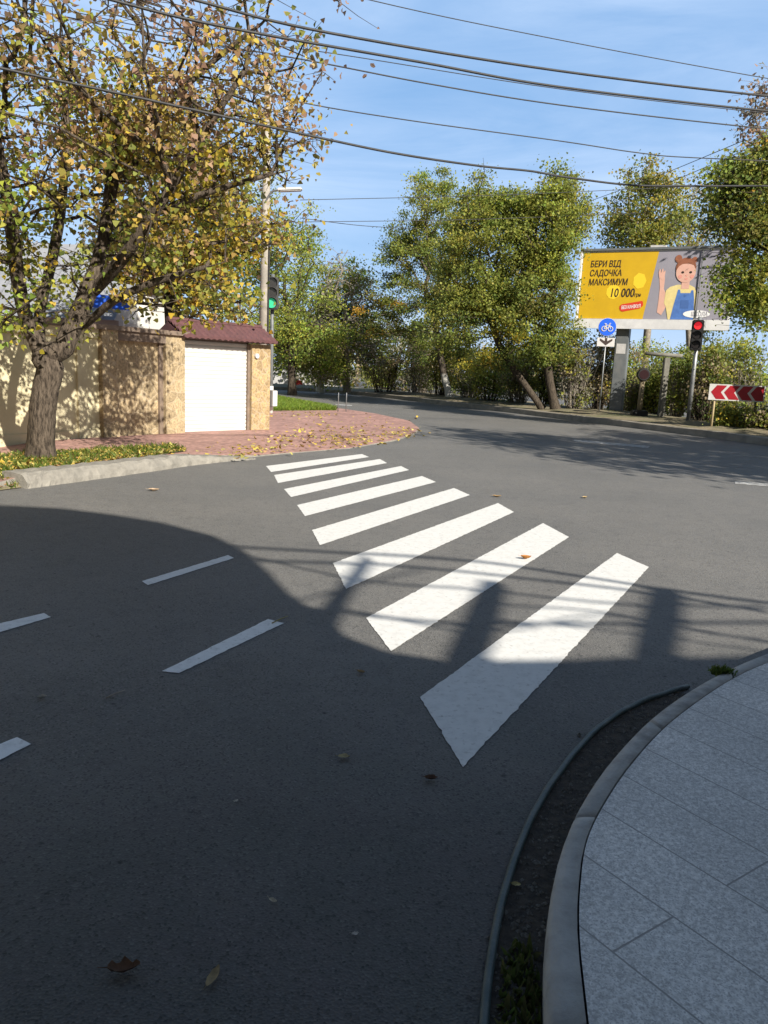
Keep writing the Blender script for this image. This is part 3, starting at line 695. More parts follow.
for (cx, cy, sx, sy, n) in ((350, 437, 26, 5, 330), (385, 431, 14, 3, 120), (407, 429, 6, 3, 110), (300, 440, 40, 6, 200), (250, 450, 30, 5, 150), (330, 424, 40, 6, 150), (215, 452, 25, 4, 110), (310, 415, 20, 1.2, 160), (400, 440, 12, 2, 50)):
    for _ in range(int(n*.62)):
        x, y = rg.normal(cx, sx), rg.normal(cy, sy)
        if y < 409 or (y > 460 - max(0, x-230)*.12): continue
        p = G(x, y, .075); lp.append((p.x, p.y, .03+.05*rg.random() if x > 330 else .07+.03*rg.random()))
lp = np.array(lp)
tag(obj('leaf_litter', leaves_mesh('leaf_litter', lp, .072, np.array(LIT)[rg.integers(0, 6, len(lp))]*rg.uniform(.7, 1.2, (len(lp), 1)), flat=True, shape=6, rng=rg), M['dryleaf']), 'yellow fallen leaves scattered over the red brick pavement corner', 'fallen leaves', kind='stuff')
# grass in the near gutter and on the kerb joint
gp_ = [G(x, y) for x, y in ((496, 1060), (500, 1000), (506, 955), (522, 940), (535, 960), (540, 1000), (543, 1060))]
Pg = poly_points(gp_, 300, rg, .005)
solo('grass_tuft', grass_mesh('grass_tuft', Pg, .03, rg, [(.05, .075, .015), (.07, .09, .02), (.09, .09, .03)]), M['leaf'], 'low dark grass tuft between the pipe and the kerb', 'grass', tuple(G(520, 1000)))
c = G(722, 672, ZS); Pg = np.array([(c.x+rg.normal()*.03, c.y+rg.normal()*.018, ZS-.01) for _ in range(170)])
solo('grass_tuft', grass_mesh('grass_tuft', Pg, .04, rg, [(.07, .11, .02), (.09, .13, .02)]), M['leaf'], 'small bright green tuft growing out of the kerb joint', 'grass', tuple(c))

# ------------------------------------------------------------------ fallen leaves one by one, twig, paper
def leaf_obj(px, py, L_, Wd, ang, curl, col, label, lobes=0, z0=.004):
    p = G(px, py, z0); nu, nv = 9, 5; V = []; ca, sa = math.cos(ang), math.sin(ang); r = random.Random(px)
    for i in range(nu):
        u = i/(nu-1); wid = Wd*.5*(math.sin(math.pi*min(1, u*.92+.06))**.75)*(1+(.35*math.sin(u*15) if lobes else .06*math.sin(u*20)))
        for j in range(nv):
            s = (j-(nv-1)/2)/((nv-1)/2); x = (u-.5)*L_; y = s*wid
            z = curl*(s*s*wid*1.6+abs(u-.5)**2*L_*1.3)+r.uniform(-.002, .002)+.004
            V.append(p+Vector((x*ca-y*sa, x*sa+y*ca, z)))
    Fc = [(i*nv+j, (i+1)*nv+j, (i+1)*nv+j+1, i*nv+j+1) for i in range(nu-1) for j in range(nv-1)]
    k = len(V); q = p+Vector((-(.5*L_)*ca, -(.5*L_)*sa, .006+curl*L_*.3)); e = q+Vector((-ca*L_*.3, -sa*L_*.3, .004))
    V += [q, q+Vector((0, 0, .003)), e+Vector((0, 0, .002)), e]; Fc.append((k, k+1, k+2, k+3))
    m = mat('leaf_colour', col, tuple(a*.6 for a in col), 45, .8)
    return solo('fallen_leaf', (V, Fc), m, label, 'leaf', tuple(p), 'fallen leaves lying singly on the asphalt', True)
leaf_obj(124, 972, .085, .042, .25, .55, (.17, .09, .05), 'large curled brown leaf on dark asphalt, nearest the photographer', 1)
leaf_obj(213, 979, .075, .026, 1.35, .35, (.30, .22, .11), 'narrow dry tan leaf lying lengthwise right of curled brown leaf')
leaf_obj(344, 758, .05, .034, .2, .3, (.45, .38, .20), 'pale yellow leaf alone in the shade left of nearest stripe')
leaf_obj(431, 780, .055, .03, .1, .5, (.12, .06, .035), 'dark brown leaf beside the tip of the nearest stripe')
leaf_obj(516, 886, .03, .022, .0, .3, (.50, .42, .18), 'pale yellow leaf lying in the gutter beside the pipe', 0, .008)
leaf_obj(526, 559, .10, .05, .2, .7, (.36, .15, .03), 'orange brown leaf lying on a white zebra stripe', 0, .008)
leaf_obj(42, 698, .045, .032, .4, .35, (.42, .38, .30), 'pale leaf in the shade between two left lane dashes')
leaf_obj(361, 673, .045, .03, -.3, .4, (.38, .26, .12), 'small tan leaf just left of second nearest stripe')
leaf_obj(273, 902, .028, .015, -.4, .4, (.50, .44, .32), 'tiny pale leaf on open asphalt above the tan leaf')
leaf_obj(154, 491, .13, .07, .3, .5, (.45, .33, .22), 'pale leaf on sunlit asphalt below the big concrete kerb')
leaf_obj(497, 497, .12, .06, .1, .4, (.33, .22, .1), 'tan leaf on sunlit asphalt beyond the zebra stripes')
leaf_obj(585, 498, .11, .06, .8, .4, (.4, .3, .15), 'small yellowish leaf far out on sunlit asphalt')
leaf_obj(236, 802, .02, .012, .9, .3, (.55, .5, .42), 'tiny whitish leaf scrap on dark asphalt, left middle')
leaf_obj(355, 935, .022, .012, .3, .3, (.5, .46, .4), 'tiny whitish leaf scrap on dark asphalt, lower middle')
tw = MB(); a, b = G(106, 698, .008), G(125, 690, .010); tw.tube([a, (a+b)/2+Vector((0, 0, .004)), b], [.004, .0035, .002], 6)
solo('twig', tw, mat('twig_bark', (.42, .36, .28), (.3, .25, .2), 30, .8), 'thin pale twig lying on shaded asphalt by the lane dash', 'twig', tuple(a), smooth=True)
tw = MB(); a, b = G(272, 623, .008), G(288, 616, .012); tw.tube([a, (a+b)/2+Vector((0, 0, .003)), b], [.004, .004, .002], 6)
solo('twig', tw, mat('twig_straw', (.34, .30, .12), (.25, .22, .09), 30, .8), 'yellowish straw lying at the end of a lane dash', 'twig', tuple(a), smooth=True)

# ------------------------------------------------------------------ wall and gate on the left
Z3 = Vector((0, 0, 1))
WA, WB = G(0, 448, .05), G(181, 434.5, .05)
wu = (WB-WA); wlen = wu.length; wu.normalize(); wn = Vector((wu.y, -wu.x, 0))     # wn faces the road
wall = thing('boundary_wall', 'cream plastered wall with rough stone end bays behind the leaning tree', 'wall', WA)
def wp(s, n_, z): return WA+wu*s+wn*n_+Z3*z
def wbox(mb, s0, s1, n0, n1, z0, z1): return mb.box(wp(s0, n0, z0), wu*(s1-s0), wn*(n1-n0), Z3*(z1-z0))
def sx(px):   # position along the wall that shows at this column
    best = min(((abs((lambda q: q)(proj(wp(s*.02, 0, .0))[0])-px), s*.02) for s in range(-100, 400)), key=lambda a: a[0]); return best[1]
def proj(p):
    d = Vector(p)-Vector((0, 0, H)); z = d.dot(fw); return (384+F*d.dot(right)/z, 512-F*d.dot(up)/z)
sA, sB, sC, sD = sx(100), sx(116), sx(163), wlen
HW = 2.12
mb = MB(); wbox(mb, -9, sA, -.30, 0, -.2, HW); obj('plaster_panel', mb, M['plaster'], wall)
mb = MB()
for s in (sx(-200), sx(-95), sx(-10), sx(83)): wbox(mb, s-.11, s+.11, .001, .045, -.2, HW-.16)
wbox(mb, -9, sA-.02, .001, .05, HW-.17, HW-.002); obj('plaster_band', mb, M['plaster'], wall)
mb = MB(); wbox(mb, -9, sA-.01, .001, .025, -.2, .22); obj('plinth', mb, M['plaster'], wall)
mb = MB(); wbox(mb, sA, sB, -.28, .11, -.2, HW); obj('pilaster', mb, M['stone'], wall)
mb = MB(); wbox(mb, sB, sC, -.28, -.02, -.2, HW-.18); obj('stone_panel', mb, M['stone'], wall)
mb = MB(); wbox(mb, sC, sD+.02, -.28, .10, -.2, HW); obj('pilaster', mb, M['stone'], wall)
mb = MB(); wbox(mb, sB, sC, -.28, .11, HW-.18, HW); obj('lintel', mb, M['coping'], wall)
mb = MB(); wbox(mb, sC-.11, sC-.002, -.02, .03, 0, HW-.18); obj('shade_strip', mb, M['coping'], wall)  # dark strip standing in for the pilaster's shade on the panel
mb = MB(); wbox(mb, -9, sD+.1, -.38, .17, HW+.002, HW+.09); obj('coping', mb, M['coping'], wall)

GA, GB = G(180, 434, .05), G(266, 430.5, .05)
gu = (GB-GA); glen = gu.length; gu.normalize(); gn = Vector((gu.y, -gu.x, 0))
def gpnt(s, n_, z): return GA+gu*s+gn*n_+Z3*z
def gbox(mb, s0, s1, n0, n1, z0, z1): return mb.box(gpnt(s0, n0, z0), gu*(s1-s0), gn*(n1-n0), Z3*(z1-z0))
sg = glen*.765; HG = 2.06
gate = thing('garage_gate', 'white roller gate with stone pillar under small maroon tiled roof', 'gate', GA)
sh = MB(); nsl = 22
prof = []
for i in range(nsl):
    z0 = HG*i/nsl; hh = HG/nsl
    prof += [(-.02, z0+.002), (-.006, z0+hh*.16), (0, z0+hh*.5), (-.006, z0+hh*.82), (-.02, z0+hh*.95)]
V = [gpnt(.03, n_, z) for n_, z in prof]+[gpnt(sg-.05, n_, z) for n_, z in prof]; k = len(prof)
sh.add(V, [(i, i+1, k+i+1, k+i) for i in range(k-1)]); obj('roller_shutter', sh, M['gatewhite'], gate)
mb = MB(); gbox(mb, sg-.05, sg+.02, -.05, .05, 0, HG); obj('guide_rail', mb, M['coping'], gate)
mb = MB(); gbox(mb, -.02, .03, -.05, .03, 0, HG); obj('guide_rail', mb, M['coping'], gate)
mb = MB(); gbox(mb, sg+.02, glen, -.32, .12, -.2, HG+.0); obj('pillar', mb, M['pillar_stone'], gate)
mb = MB(); gbox(mb, 0, sg+.02, -.25, -.03, HG, HG+.14); obj('lintel', mb, M['coping'], gate)
mb = MB(); mb.disc(gpnt(sg+.14, .12, HG-.27), gn, .06, .05, 14); obj('gate_lamp', mb, M['signwhite'], gate)
# tiled roof: corrugated slope facing the road, ridge, gable board
rf = MB(); nw = 17; nrow = 5; s0, s1 = -.12, glen+.03
V = []; Fc = []
for r in range(nrow+1):
    for side in (0, 1):
        if r == nrow and side: continue
        f = r/nrow
        for i in range(nw*4+1):
            s = s0+(s1-s0)*i/(nw*4); n_ = .34-.62*f; z = HG+.05+.36*f+(.03 if side == 0 else -.03)+.028*abs(math.cos(math.pi*i/4))
            V.append(gpnt(s, n_+(0 if side == 0 else 0), z))
rowlen = nw*4+1; nr_ = len(V)//rowlen
for r in range(nr_-1):
    for i in range(rowlen-1): Fc.append((r*rowlen+i, r*rowlen+i+1, (r+1)*rowlen+i+1, (r+1)*rowlen+i))
V2 = [v-Z3*.05 for v in V[:rowlen]]
rf.add(V, Fc)
rf2 = MB(); rf2.prism([gpnt(s0, .33, HG+.03), gpnt(s0, -.28, HG+.36), gpnt(s0, -.86, HG+.03)], gu*(s1-s0)); rfo = obj('roof', rf, M['tile'], gate); obj('roof_core', rf2, M['tile'], rfo)
mb = MB(); mb.tube([gpnt(s0, -.28, HG+.42), gpnt(s1, -.28, HG+.42)], .06, 10); obj('ridge', mb, M['tile'], rfo)

# --- house behind the wall
hc = at(40, 300, 24.0); hx = hc.x
house = thing('house', 'grey house with tin roof and blue sheet behind the cream wall', 'house', (hx, 24, 0))
def hbx(name, x0, x1, y0, y1, z0, z1, m, par=house):
    mb = MB(); mb.box((x0, y0, z0), (x1-x0, 0, 0), (0, y1-y0, 0), (0, 0, z1-z0)); return obj(name, mb, m, par)
xa, xb = at(-150, 300, 24).x, at(126, 300, 24).x; zr = at(60, 262, 24).z; ze = at(60, 318, 24).z
hbx('wall', xa, xb-.3, 24.2, 31, -.1, ze, M['housegrey'])
mb = MB(); mb.prism([(xa-.3, 23.8, ze), (xa-.3, 27.5, zr+1.0), (xa-.3, 31.4, ze)], (xb-xa+.0, 0, 0)); rfh = obj('roof', mb, M['rooftin'], house)
for i in range(12):
    s = i/12; mb = MB(); mb.box((xa+s*(xb-xa), 23.79, ze+.02), (.04, 0, 0), (0, 3.7, zr+1.0-ze), (0, -.04, .05)); obj('roof_seam', mb, M['rooftin'], rfh)
bx0, bx1 = at(90, 300, 23).x, at(132, 300, 23).x; bz0, bz1 = at(110, 308, 23).z, at(110, 294, 23).z
mb = MB(); mb.prism([(bx0, 23, bz0), (bx1, 23, bz0-.05), (bx1, 23.2, bz1-.12), (bx0, 23.2, bz1)], (0, .05, .02)); obj('blue_sheet', mb, M['blue'], house)
hw = at(135, 300, 26)
annex = thing('outbuilding', 'small white rendered outbuilding right of the grey house roof', 'house', (hw.x, 26, 0))
mb = MB(); x0, x1 = at(122, 300, 26).x, at(148, 300, 26).x; mb.box((x0, 26, -.1), (x1-x0, 0, 0), (0, 4, 0), (0, 0, at(135, 288, 26).z)); obj('wall', mb, M['housewhite'], annex)
mb = MB(); mb.box((x0-.15, 25.8, at(135, 288, 26).z-.1+.002), (x1-x0+.3, 0, 0), (0, 4.4, 0), (0, 0, .14)); obj('roof', mb, M['tile'], annex)

# ------------------------------------------------------------------ pole, green signal, cabinet
pb = G(262, 414.5, .06)
pt = at(268.5, 62, pb.y)
pole = thing('utility_pole', 'tall concrete power pole rising behind the gate pillar', 'pole', pb)
mb = MB(); mb.tube([pb-Z3*.1, pb+(pt-pb)*.5, pt], [.16, .13, .10], 16); obj('shaft', mb, M['poleconc'], pole, True)
lz = at(279, 192, pb.y-.3)
mb = MB(); mb.tube(smooth_line([Vector((pt.x-.03, pb.y-.1, lz.z-.3)), Vector((pt.x+.2, pb.y-.2, lz.z+.02)), Vector((lz.x+.1, pb.y-.3, lz.z+.06))], 4), .03, 8); arm = obj('lamp_arm', mb, M['steel'], pole, True)
mb = MB(); mb.box((lz.x-.05, pb.y-.42, lz.z), (.75, 0, .06), (0, .24, 0), (0, 0, .10)); bevel(obj('lamp_head', mb, M['signwhite'], arm), .03)
# bundled tail of cables on the pole
mb = MB(); mb.tube([pb+Vector((.17, -.08, 0)), pb+Vector((.165, -.1, 3)), pb+Vector((.16, -.08, 5.5))], .025, 6); obj('cable_run', mb, M['cable'], pole)

def traffic_light(base, headc, face, label, lit, pole_r, pole_m, hw=.40, hh=1.02, group=None, footm=None, side=-1):
    """pole + three-lens head; face: horizontal direction the lenses look to"""
    t = thing('traffic_light', label, 'traffic light', base, group); face = Vector(face).normalized(); sd = Vector((-face.y, face.x, 0))
    top = Vector((base.x, base.y, headc.z+hh*.62))
    mb = MB(); mb.tube([base-Z3*.1, top], [pole_r, pole_r*.9], 12); obj('pole', mb, pole_m, t, True)
    if footm:
        mb = MB(); mb.tube([base, base+Z3*.9], pole_r*1.25, 12); obj('pole_base', mb, footm, t, True)
    mb = MB(); mb.box(headc-sd*hw/2-Z3*hh/2-face*.12, sd*hw, Z3*hh, face*.24); hd = bevel(obj('housing', mb, M['black'], t), .03)
    for z in (-.3, .3):
        mb = MB(); mb.box(Vector((base.x, base.y, headc.z+z))-face*.02, headc-Vector((base.x, base.y, headc.z)), face*.04, Z3*.05); obj('bracket', mb, M['black'], t)
    for i, z in enumerate((.31, 0, -.31)):
        c = headc+face*.118+Z3*z*hh/1.0
        mb = MB(); mb.disc(c, face, hw*.33, .02, 20); obj('lens', mb, M['redlens'] if (i == 0 and lit == 'red') else (M['greenlens'] if (i == 2 and lit == 'green') else M['darklens']), hd)
        V = []; Fc = []; nseg = 14
        for a in range(nseg+1):
            an = R(-35)+R(250)*a/nseg; o = sd*math.cos(an)*hw*.38+Z3*math.sin(an)*hw*.38
            V += [c+o, c+o*.98+face*(.14 if 20 < math.degrees(an) < 160 else .06), c+o*1.05+face*(.14 if 20 < math.degrees(an) < 160 else .06), c+o*1.05]
        for a in range(nseg):
            for q in range(4): Fc.append((a*4+q, a*4+(q+1) % 4, (a+1)*4+(q+1) % 4, (a+1)*4+q))
        obj('visor', (V, Fc), M['black'], hd)
    return t
tb = G(270.5, 413.5, .06)
traffic_light(tb, at(272, 294, tb.y)+Vector((0, -.2, 0)), (.25, -1, 0), 'three lens traffic light showing green on thin pole beside concrete pole', 'green', .065, M['greysteel'], .46, 1.0, 'traffic lights at the junction', M['whitepaint'])
cb = at(273.5, 398, tb.y-.25)
cab = thing('meter_cabinet', 'small white metal cabinet with shaded side coloured grey, strapped to the signal pole', 'cabinet', (cb.x, tb.y-.25, cb.z-.27))
mb = MB(); f1 = Vector((-.55, -.83, 0)); f2 = Vector((.83, -.55, 0)); o = Vector((cb.x-.01, tb.y-.42, cb.z-.27))
mb.box(o, f1*-.22, f2*-.22, Z3*.52); bevel(obj('case', mb, M['boxgrey'], cab), .012)
mb = MB(); mb.box(o+f2*.004-f1*.015+Z3*.015, -f1*.2, f2*.012, Z3*.49); obj('lit_door', mb, M['whitepaint'], cab)
mb = MB(); mb.box(o+f1*.004-f2*.015+Z3*.015, -f2*.2, f1*.012, Z3*.49); obj('unlit_door', mb, M['boxgrey'], cab)  # grey colour carries the shade of the box's left face

# ------------------------------------------------------------------ right side: billboard and signs
DL, DR = 34.6, 32.0
bTL, bBL = at(582.5, 249.5, DL), at(576, 325.5, DL); bTR, bBR = at(736, 250, DR), at(727, 332.5, DR)
bl = (bTL+bBL)/2; br = (bTR+bBR)/2; bu = Vector((br.x-bl.x, br.y-bl.y, 0)); bw = bu.length; bu.normalize(); bn = Vector((bu.y, -bu.x, 0))
zt = (bTL.z+bTR.z)/2; zb = (bBL.z+bBR.z)/2; bh = zt-zb
O = Vector((bl.x, bl.y, zb))
base_p = G(612.5, 419, 0); base_p.z = .2
bill = thing('billboard', 'yellow and grey roadside billboard with small girl on broad steel post', 'billboard', base_p)
def bp_(u, v, n_=0): return O+bu*u*bw+Z3*v*bh+bn*n_
mb = MB(); mb.box(bp_(0, 0, -.32), bu*bw, Z3*bh, bn*.32); obj('board', mb, M['pboard'], bill)
fr = .014
for u in (-.008, .996):
    mb = MB(); mb.box(bp_(u, 0, -.34), bu*bw*.012, Z3*bh, bn*.40); obj('frame', mb, M['pboard'], bill)
mb = MB(); mb.box(bp_(-.01, 1.001, -.36), bu*bw*1.02, Z3*.09, bn*.44); obj('top_rail', mb, M['greysteel'], bill)
mb = MB(); mb.box(bp_(.46, 1.03, -.3), bu*bw*.1, Z3*.09, bn*.3); obj('roof_lamp', mb, M['signwhite'], bill)
mb = MB(); mb.box(bp_(-.012, -.005, .005), bu*bw*1.024, Z3*bh*.125, bn*.07); obj('lower_board', mb, M['pboard'], bill)
pw = .54; pc = Vector((base_p.x, base_p.y, 0))
d_ = (pc-Vector((O.x, O.y, 0))).dot(bu); pcc = Vector((O.x, O.y, 0))+bu*d_-bn*.42
mb = MB(); mb.box(pcc-bu*pw/2-bn*.3+Z3*.0, bu*pw, bn*.55, Z3*(zb+.35)); bevel(obj('post', mb, M['greysteel'], bill), .03)
mb = MB(); mb.box(pcc-bu*pw*.36+bn*.255+Z3*(zb-1.05), bu*pw*.72, bn*.008, Z3*.42); obj('notice', mb, M['signwhite'], bill)
# poster: printed shapes in thin layers
v0 = .125
def pl_(name, pts, m, lay, par):
    """printed flat shape, u across 0..1, v up 0..1 over the poster"""
    P = [bp_(u, v0+v*(.995-v0), .006+.004*lay) for u, v in pts]; return obj(name, (P, [tuple(range(len(P)))]), m, par)
def ell(cu, cv, ru, rv, n=28, a0=0, a1=360, rot=0):
    out = []
    for i in range(n):
        a = R(a0+(a1-a0)*i/(n if a1-a0 == 360 else n-1)); x, y = ru*math.cos(a), rv*math.sin(a)*(bh/bw)*.0+rv*math.sin(a); out.append((cu+x*math.cos(rot)-y*math.sin(rot)*.45, cv+y*math.cos(rot)+x*math.sin(rot)*2.2))
    return out
poster = pl_('poster', [(.012, 0), (.99, 0), (.99, .985), (.012, .985)], M['pgrey'], 0, bill)
pl_('yellow_field', [(.012, 0), (.455, 0), (.52, .985), (.012, .985)], M['yellow'], 1, poster)
pl_('yellow_star', ell(.24, .40, .05, .11, 9), M['lyellow'], 2, poster); pl_('yellow_star', ell(.41, .56, .045, .12, 7), M['lyellow'], 2, poster)
def ptext(name, body, u, v, size, m, lay, xs=.74, shear=.12, rot=0, off=.016):
    cu = bpy.data.curves.new(name, 'FONT'); cu.body = body; cu.size = size; cu.shear = shear; cu.offset = off*size; cu.resolution_u = 3
    o = bpy.data.objects.new('tmp', cu); COL.objects.link(o); bpy.context.view_layer.update()
    me = bpy.data.meshes.new_from_object(o.evaluated_get(bpy.context.evaluated_depsgraph_get())); bpy.data.objects.remove(o); bpy.data.curves.remove(cu)
    p = bp_(u, v0+v*(.995-v0), .006+.004*lay); x = bu*math.cos(rot)+Z3*math.sin(rot); y = Z3*math.cos(rot)-bu*math.sin(rot)
    me.transform(Matrix(((x.x*xs, y.x, bn.x, p.x), (x.y*xs, y.y, bn.y, p.y), (x.z*xs, y.z, bn.z, p.z), (0, 0, 0, 1))))
    me.materials.clear(); return obj(name, me, m, poster)
ptext('headline', 'БЕРИ ВІД', .065, .77, .36, M['ink'], 3); ptext('headline', 'САДОЧКА', .065, .635, .36, M['ink'], 3); ptext('headline', 'МАКСИМУМ', .062, .50, .36, M['ink'], 3)
ptext('price', '10 000', .215, .325, .50, M['ink'], 3); ptext('price_unit', 'грн', .385, .33, .22, M['ink'], 3)
pl_('red_label', [(.292, .155), (.30, .12), (.315, .105), (.43, .155), (.45, .2), (.448, .25), (.44, .268), (.305, .215), (.293, .19)], M['red'], 3, poster)
ptext('label_text', 'БЕЗ КАНІКУЛ', .306, .142, .19, M['pwhite'], 4, .62, .1, .1, .02)
# girl
GX = .70
pl_('printed_arm', [(.545, .10), (.575, .06), (.60, .18), (.60, .34), (.575, .44), (.575, .60), (.560, .66), (.545, .655), (.538, .6), (.548, .46), (.548, .28)], M['skin'], 2, poster)
pl_('printed_hand', [(.537, .60), (.530, .68), (.535, .73), (.542, .72), (.546, .67), (.552, .73), (.558, .735), (.562, .68), (.570, .71), (.574, .69), (.572, .6), (.56, .57)], M['skin'], 3, poster)
pl_('printed_shirt', [(.585, .24), (.60, .18), (.62, .0), (.79, .0), (.79, .36), (.77, .46), (.735, .50), (.66, .50), (.615, .47), (.59, .42)], M['shirt'], 3, poster)
pl_('printed_dungarees', [(.635, 0), (.785, 0), (.775, .30), (.765, .42), (.752, .42), (.748, .38), (.685, .38), (.68, .43), (.667, .43), (.66, .34), (.648, .2)], M['denim'], 4, poster)
pl_('printed_pocket', [(.69, .16), (.745, .16), (.742, .28), (.692, .28)], mat('poster_denim_dark', (.055, .12, .32), None, rough=.5), 5, poster)
pl_('printed_neck', [(.685, .44), (.735, .44), (.735, .56), (.685, .56)], M['skin'], 4, poster)
pl_('printed_hair', ell(.703, .735, .064, .150), M['hair'], 5, poster)
pl_('printed_bun', ell(.650, .87, .022, .055), M['hair'], 4, poster); pl_('printed_bun', ell(.752, .85, .017, .045), M['hair'], 4, poster)
pl_('printed_face', ell(.705, .675, .062, .145), M['skin'], 6, poster)
pl_('printed_fringe', [(.643, .71), (.650, .80), (.675, .86), (.72, .875), (.752, .83), (.766, .72), (.752, .775), (.72, .80), (.68, .795), (.66, .765)], M['hair'], 7, poster)
for s in (-.024, .026): pl_('printed_eye', ell(.709+s, .675, .0095, .017, 14), M['ink'], 7, poster)
pl_('printed_nose', ell(.711, .63, .007, .010, 12), M['cheek'], 7, poster); pl_('printed_mouth', ell(.711, .583, .010, .016, 14), M['cheek'], 7, poster)
for s in (-.03, .03): pl_('printed_cheek', ell(.709+s*1.25, .615, .013, .026, 14), M['cheek'], 7, poster)
pl_('white_pill', ell(.80, .08, .085, .055), M['pwhite'], 6, poster); ptext('pill_text', 'ШКОЛА', .765, .05, .24, M['pgrey'], 7, .7)
for a_, b_ in (((.80, .15), (.80, .98)), ((.805, .78), (.97, .79))):
    mb = MB(); mb.tube([bp_(*a_, .06), bp_(*b_, .06)], .02, 6); obj('cable_stay', mb, M['greysteel'], bill)

# round cycle sign
sb = G(598.5, 418.5, 0); sb.z = .2; sc = at(604.5, 327, sb.y)
sign = thing('cycle_sign', 'round blue sign with white bicycle on thin post left of billboard', 'road sign', sb, )
mb = MB(); mb.tube([sb-Z3*.2, Vector((sb.x, sb.y, sc.z+.2))], .028, 10); obj('post', mb, M['steel'], sign, True)
fn = Vector((-.15, -1, 0)).normalized(); fs = Vector((-fn.y, fn.x, 0))
sc = Vector((sb.x, sb.y, sc.z))+fn*.05
RS = .36
mb = MB(); mb.disc(sc, fn, RS, .02, 32); plate = obj('disc', mb, M['signblue'], sign)
mb = MB(); mb.disc(sc-fn*.01, fn, RS*1.03, .024, 32); obj('rim', mb, M['signwhite'], plate)
def s3(x, y, n_=.026): return sc+fs*x*RS+Z3*y*RS+fn*n_
mb = MB()
for cx in (-.36, .36):
    mb.tube([s3(cx+.27*math.cos(a*.3927), -.2+.27*math.sin(a*.3927)) for a in range(17)], .018, 6)
for a, b in (((-.36, -.2), (-.18, .2)), ((-.18, .2), (.24, .2)), ((.24, .2), (-.02, -.2)), ((-.02, -.2), (-.18, .2)), ((-.02, -.2), (-.36, -.2)), ((.36, -.2), (.22, .4)), ((.22, .4), (.38, .44)), ((-.18, .2), (-.22, .36)), ((-.34, .36), (-.1, .36))):
    mb.tube([s3(*a), s3(*b)], .017, 6)
obj('bicycle_symbol', mb, M['signwhite'], plate)
mb = MB(); q = Vector((sb.x, sb.y, 0))+fn*.04; zz = sc.z-RS-.42
mb.box(q-fs*.36+Z3*(zz-.02), fs*.72, fn*.012, Z3*.36); ap = obj('arrow_plate', mb, M['signwhite'], sign)
mb = MB(); P = [q+fn*.016+fs*x+Z3*(zz+y) for x, y in ((0, .02), (.26, .22), (.26, .31), (.05, .2), (.05, .33), (-.05, .33), (-.05, .2), (-.26, .31), (-.26, .22))]; mb.add(P, [tuple(range(9))]); obj('arrow', mb, M['ink'], ap)

# red signal
rb = G(687, 429.5, 0); rb.z = .2; hc_ = at(691, 335.5, rb.y)
traffic_light(rb, Vector((rb.x-.12, rb.y-.22, hc_.z)), (-.35, -1, 0), 'three lens traffic light showing red in front of the billboard', 'red', .075, M['steel'], .40, 1.06, 'traffic lights at the junction')

# short post with dark round lamp, pale T post
lb = G(638, 423.5, 0); lb.z = .2
lamp = thing('signal_post', 'short tan post with dark round lamp and black foot under the billboard', 'post', lb)
mb = MB(); mb.tube([lb, lb+Z3*1.75], [.11, .09], 12); obj('post', mb, mat('tan_post', (.20, .16, .10), (.14, .115, .07), 6, .8), lamp, True)
mb = MB(); mb.box(lb+Vector((-.3, -.2, -.1)), (.6, 0, 0), (0, .4, 0), (0, 0, .42)); bevel(obj('foot', mb, M['black'], lamp), .03)
mb = MB(); c = lb+Z3*1.72; mb.tube([c+Vector((0, .15, 0)), c+Vector((0, .05, 0)), c+Vector((-.02, -.12, 0)), c+Vector((-.03, -.22, 0))], [.12, .24, .26, .22], 16); hd = obj('lamp_head', mb, M['black'], lamp)
mb = MB(); mb.disc(c+Vector((-.03, -.21, 0)), (-.1, -1, 0), .18, .02, 18); obj('lens', mb, mat('dull_red_lens', (.022, .008, .009), None, rough=.3), hd)
tb_ = G(660, 424.5, 0); tb_.z = .2; zt_ = at(662, 355, tb_.y).z
tp = thing('pipe_post', 'pale concrete post with long crossbar below the billboard', 'post', tb_)
mb = MB(); mb.box(tb_+Vector((-.13, -.13, -.1)), (.22, 0, 0), (0, .22, 0), (0, 0, zt_-tb_.z)); M['dull'] = mat('weathered_concrete', (.17, .165, .14), (.11, .105, .09), 4, .9); bevel(obj('post', mb, M['dull'], tp), .02)
xl, xr = at(646, 353, tb_.y).x, at(682, 356, tb_.y).x
mb = MB(); mb.tube([Vector((xl, tb_.y, zt_+.03)), Vector((xr, tb_.y, zt_+.0))], .07, 12); obj('crossbar', mb, M['dull'], tp, True)

# chevron board
cD = 25.4
c0, c1 = at(709, 391, cD+.3), at(765, 395, cD-.15); cu_ = Vector((c1.x-c0.x, c1.y-c0.y, 0)); cw = cu_.length; cu_.normalize(); cn = Vector((cu_.y, -cu_.x, 0)); cz = (c0.z+c1.z)/2; chh = .52
cbse = Vector((c0.x, c0.y, .2)); chev = thing('chevron_sign', 'long white road board with red chevrons pointing left among bushes', 'road sign', cbse)
O2 = Vector((c0.x, c0.y, cz-chh/2))
mb = MB(); mb.box(O2, cu_*cw, Z3*chh, cn*.025); bd = obj('board', mb, M['signwhite'], chev)
for i in range(4):
    u0 = .035+.235*i; w1 = .18; k = .10
    tri = [(u0, .5), (u0+k, .93), (u0+k+w1, .93), (u0+w1, .5), (u0+k+w1, .07), (u0+k, .07)] if i < 3 else [(u0, .5), (u0+.1, .93), (.975, .93), (.975, .07), (u0+.1, .07)]
    obj('chevron', ([O2+cu_*cw*u+Z3*chh*v+cn*.029 for u, v in tri], [tuple(range(len(tri)))]), M['signred'], bd)
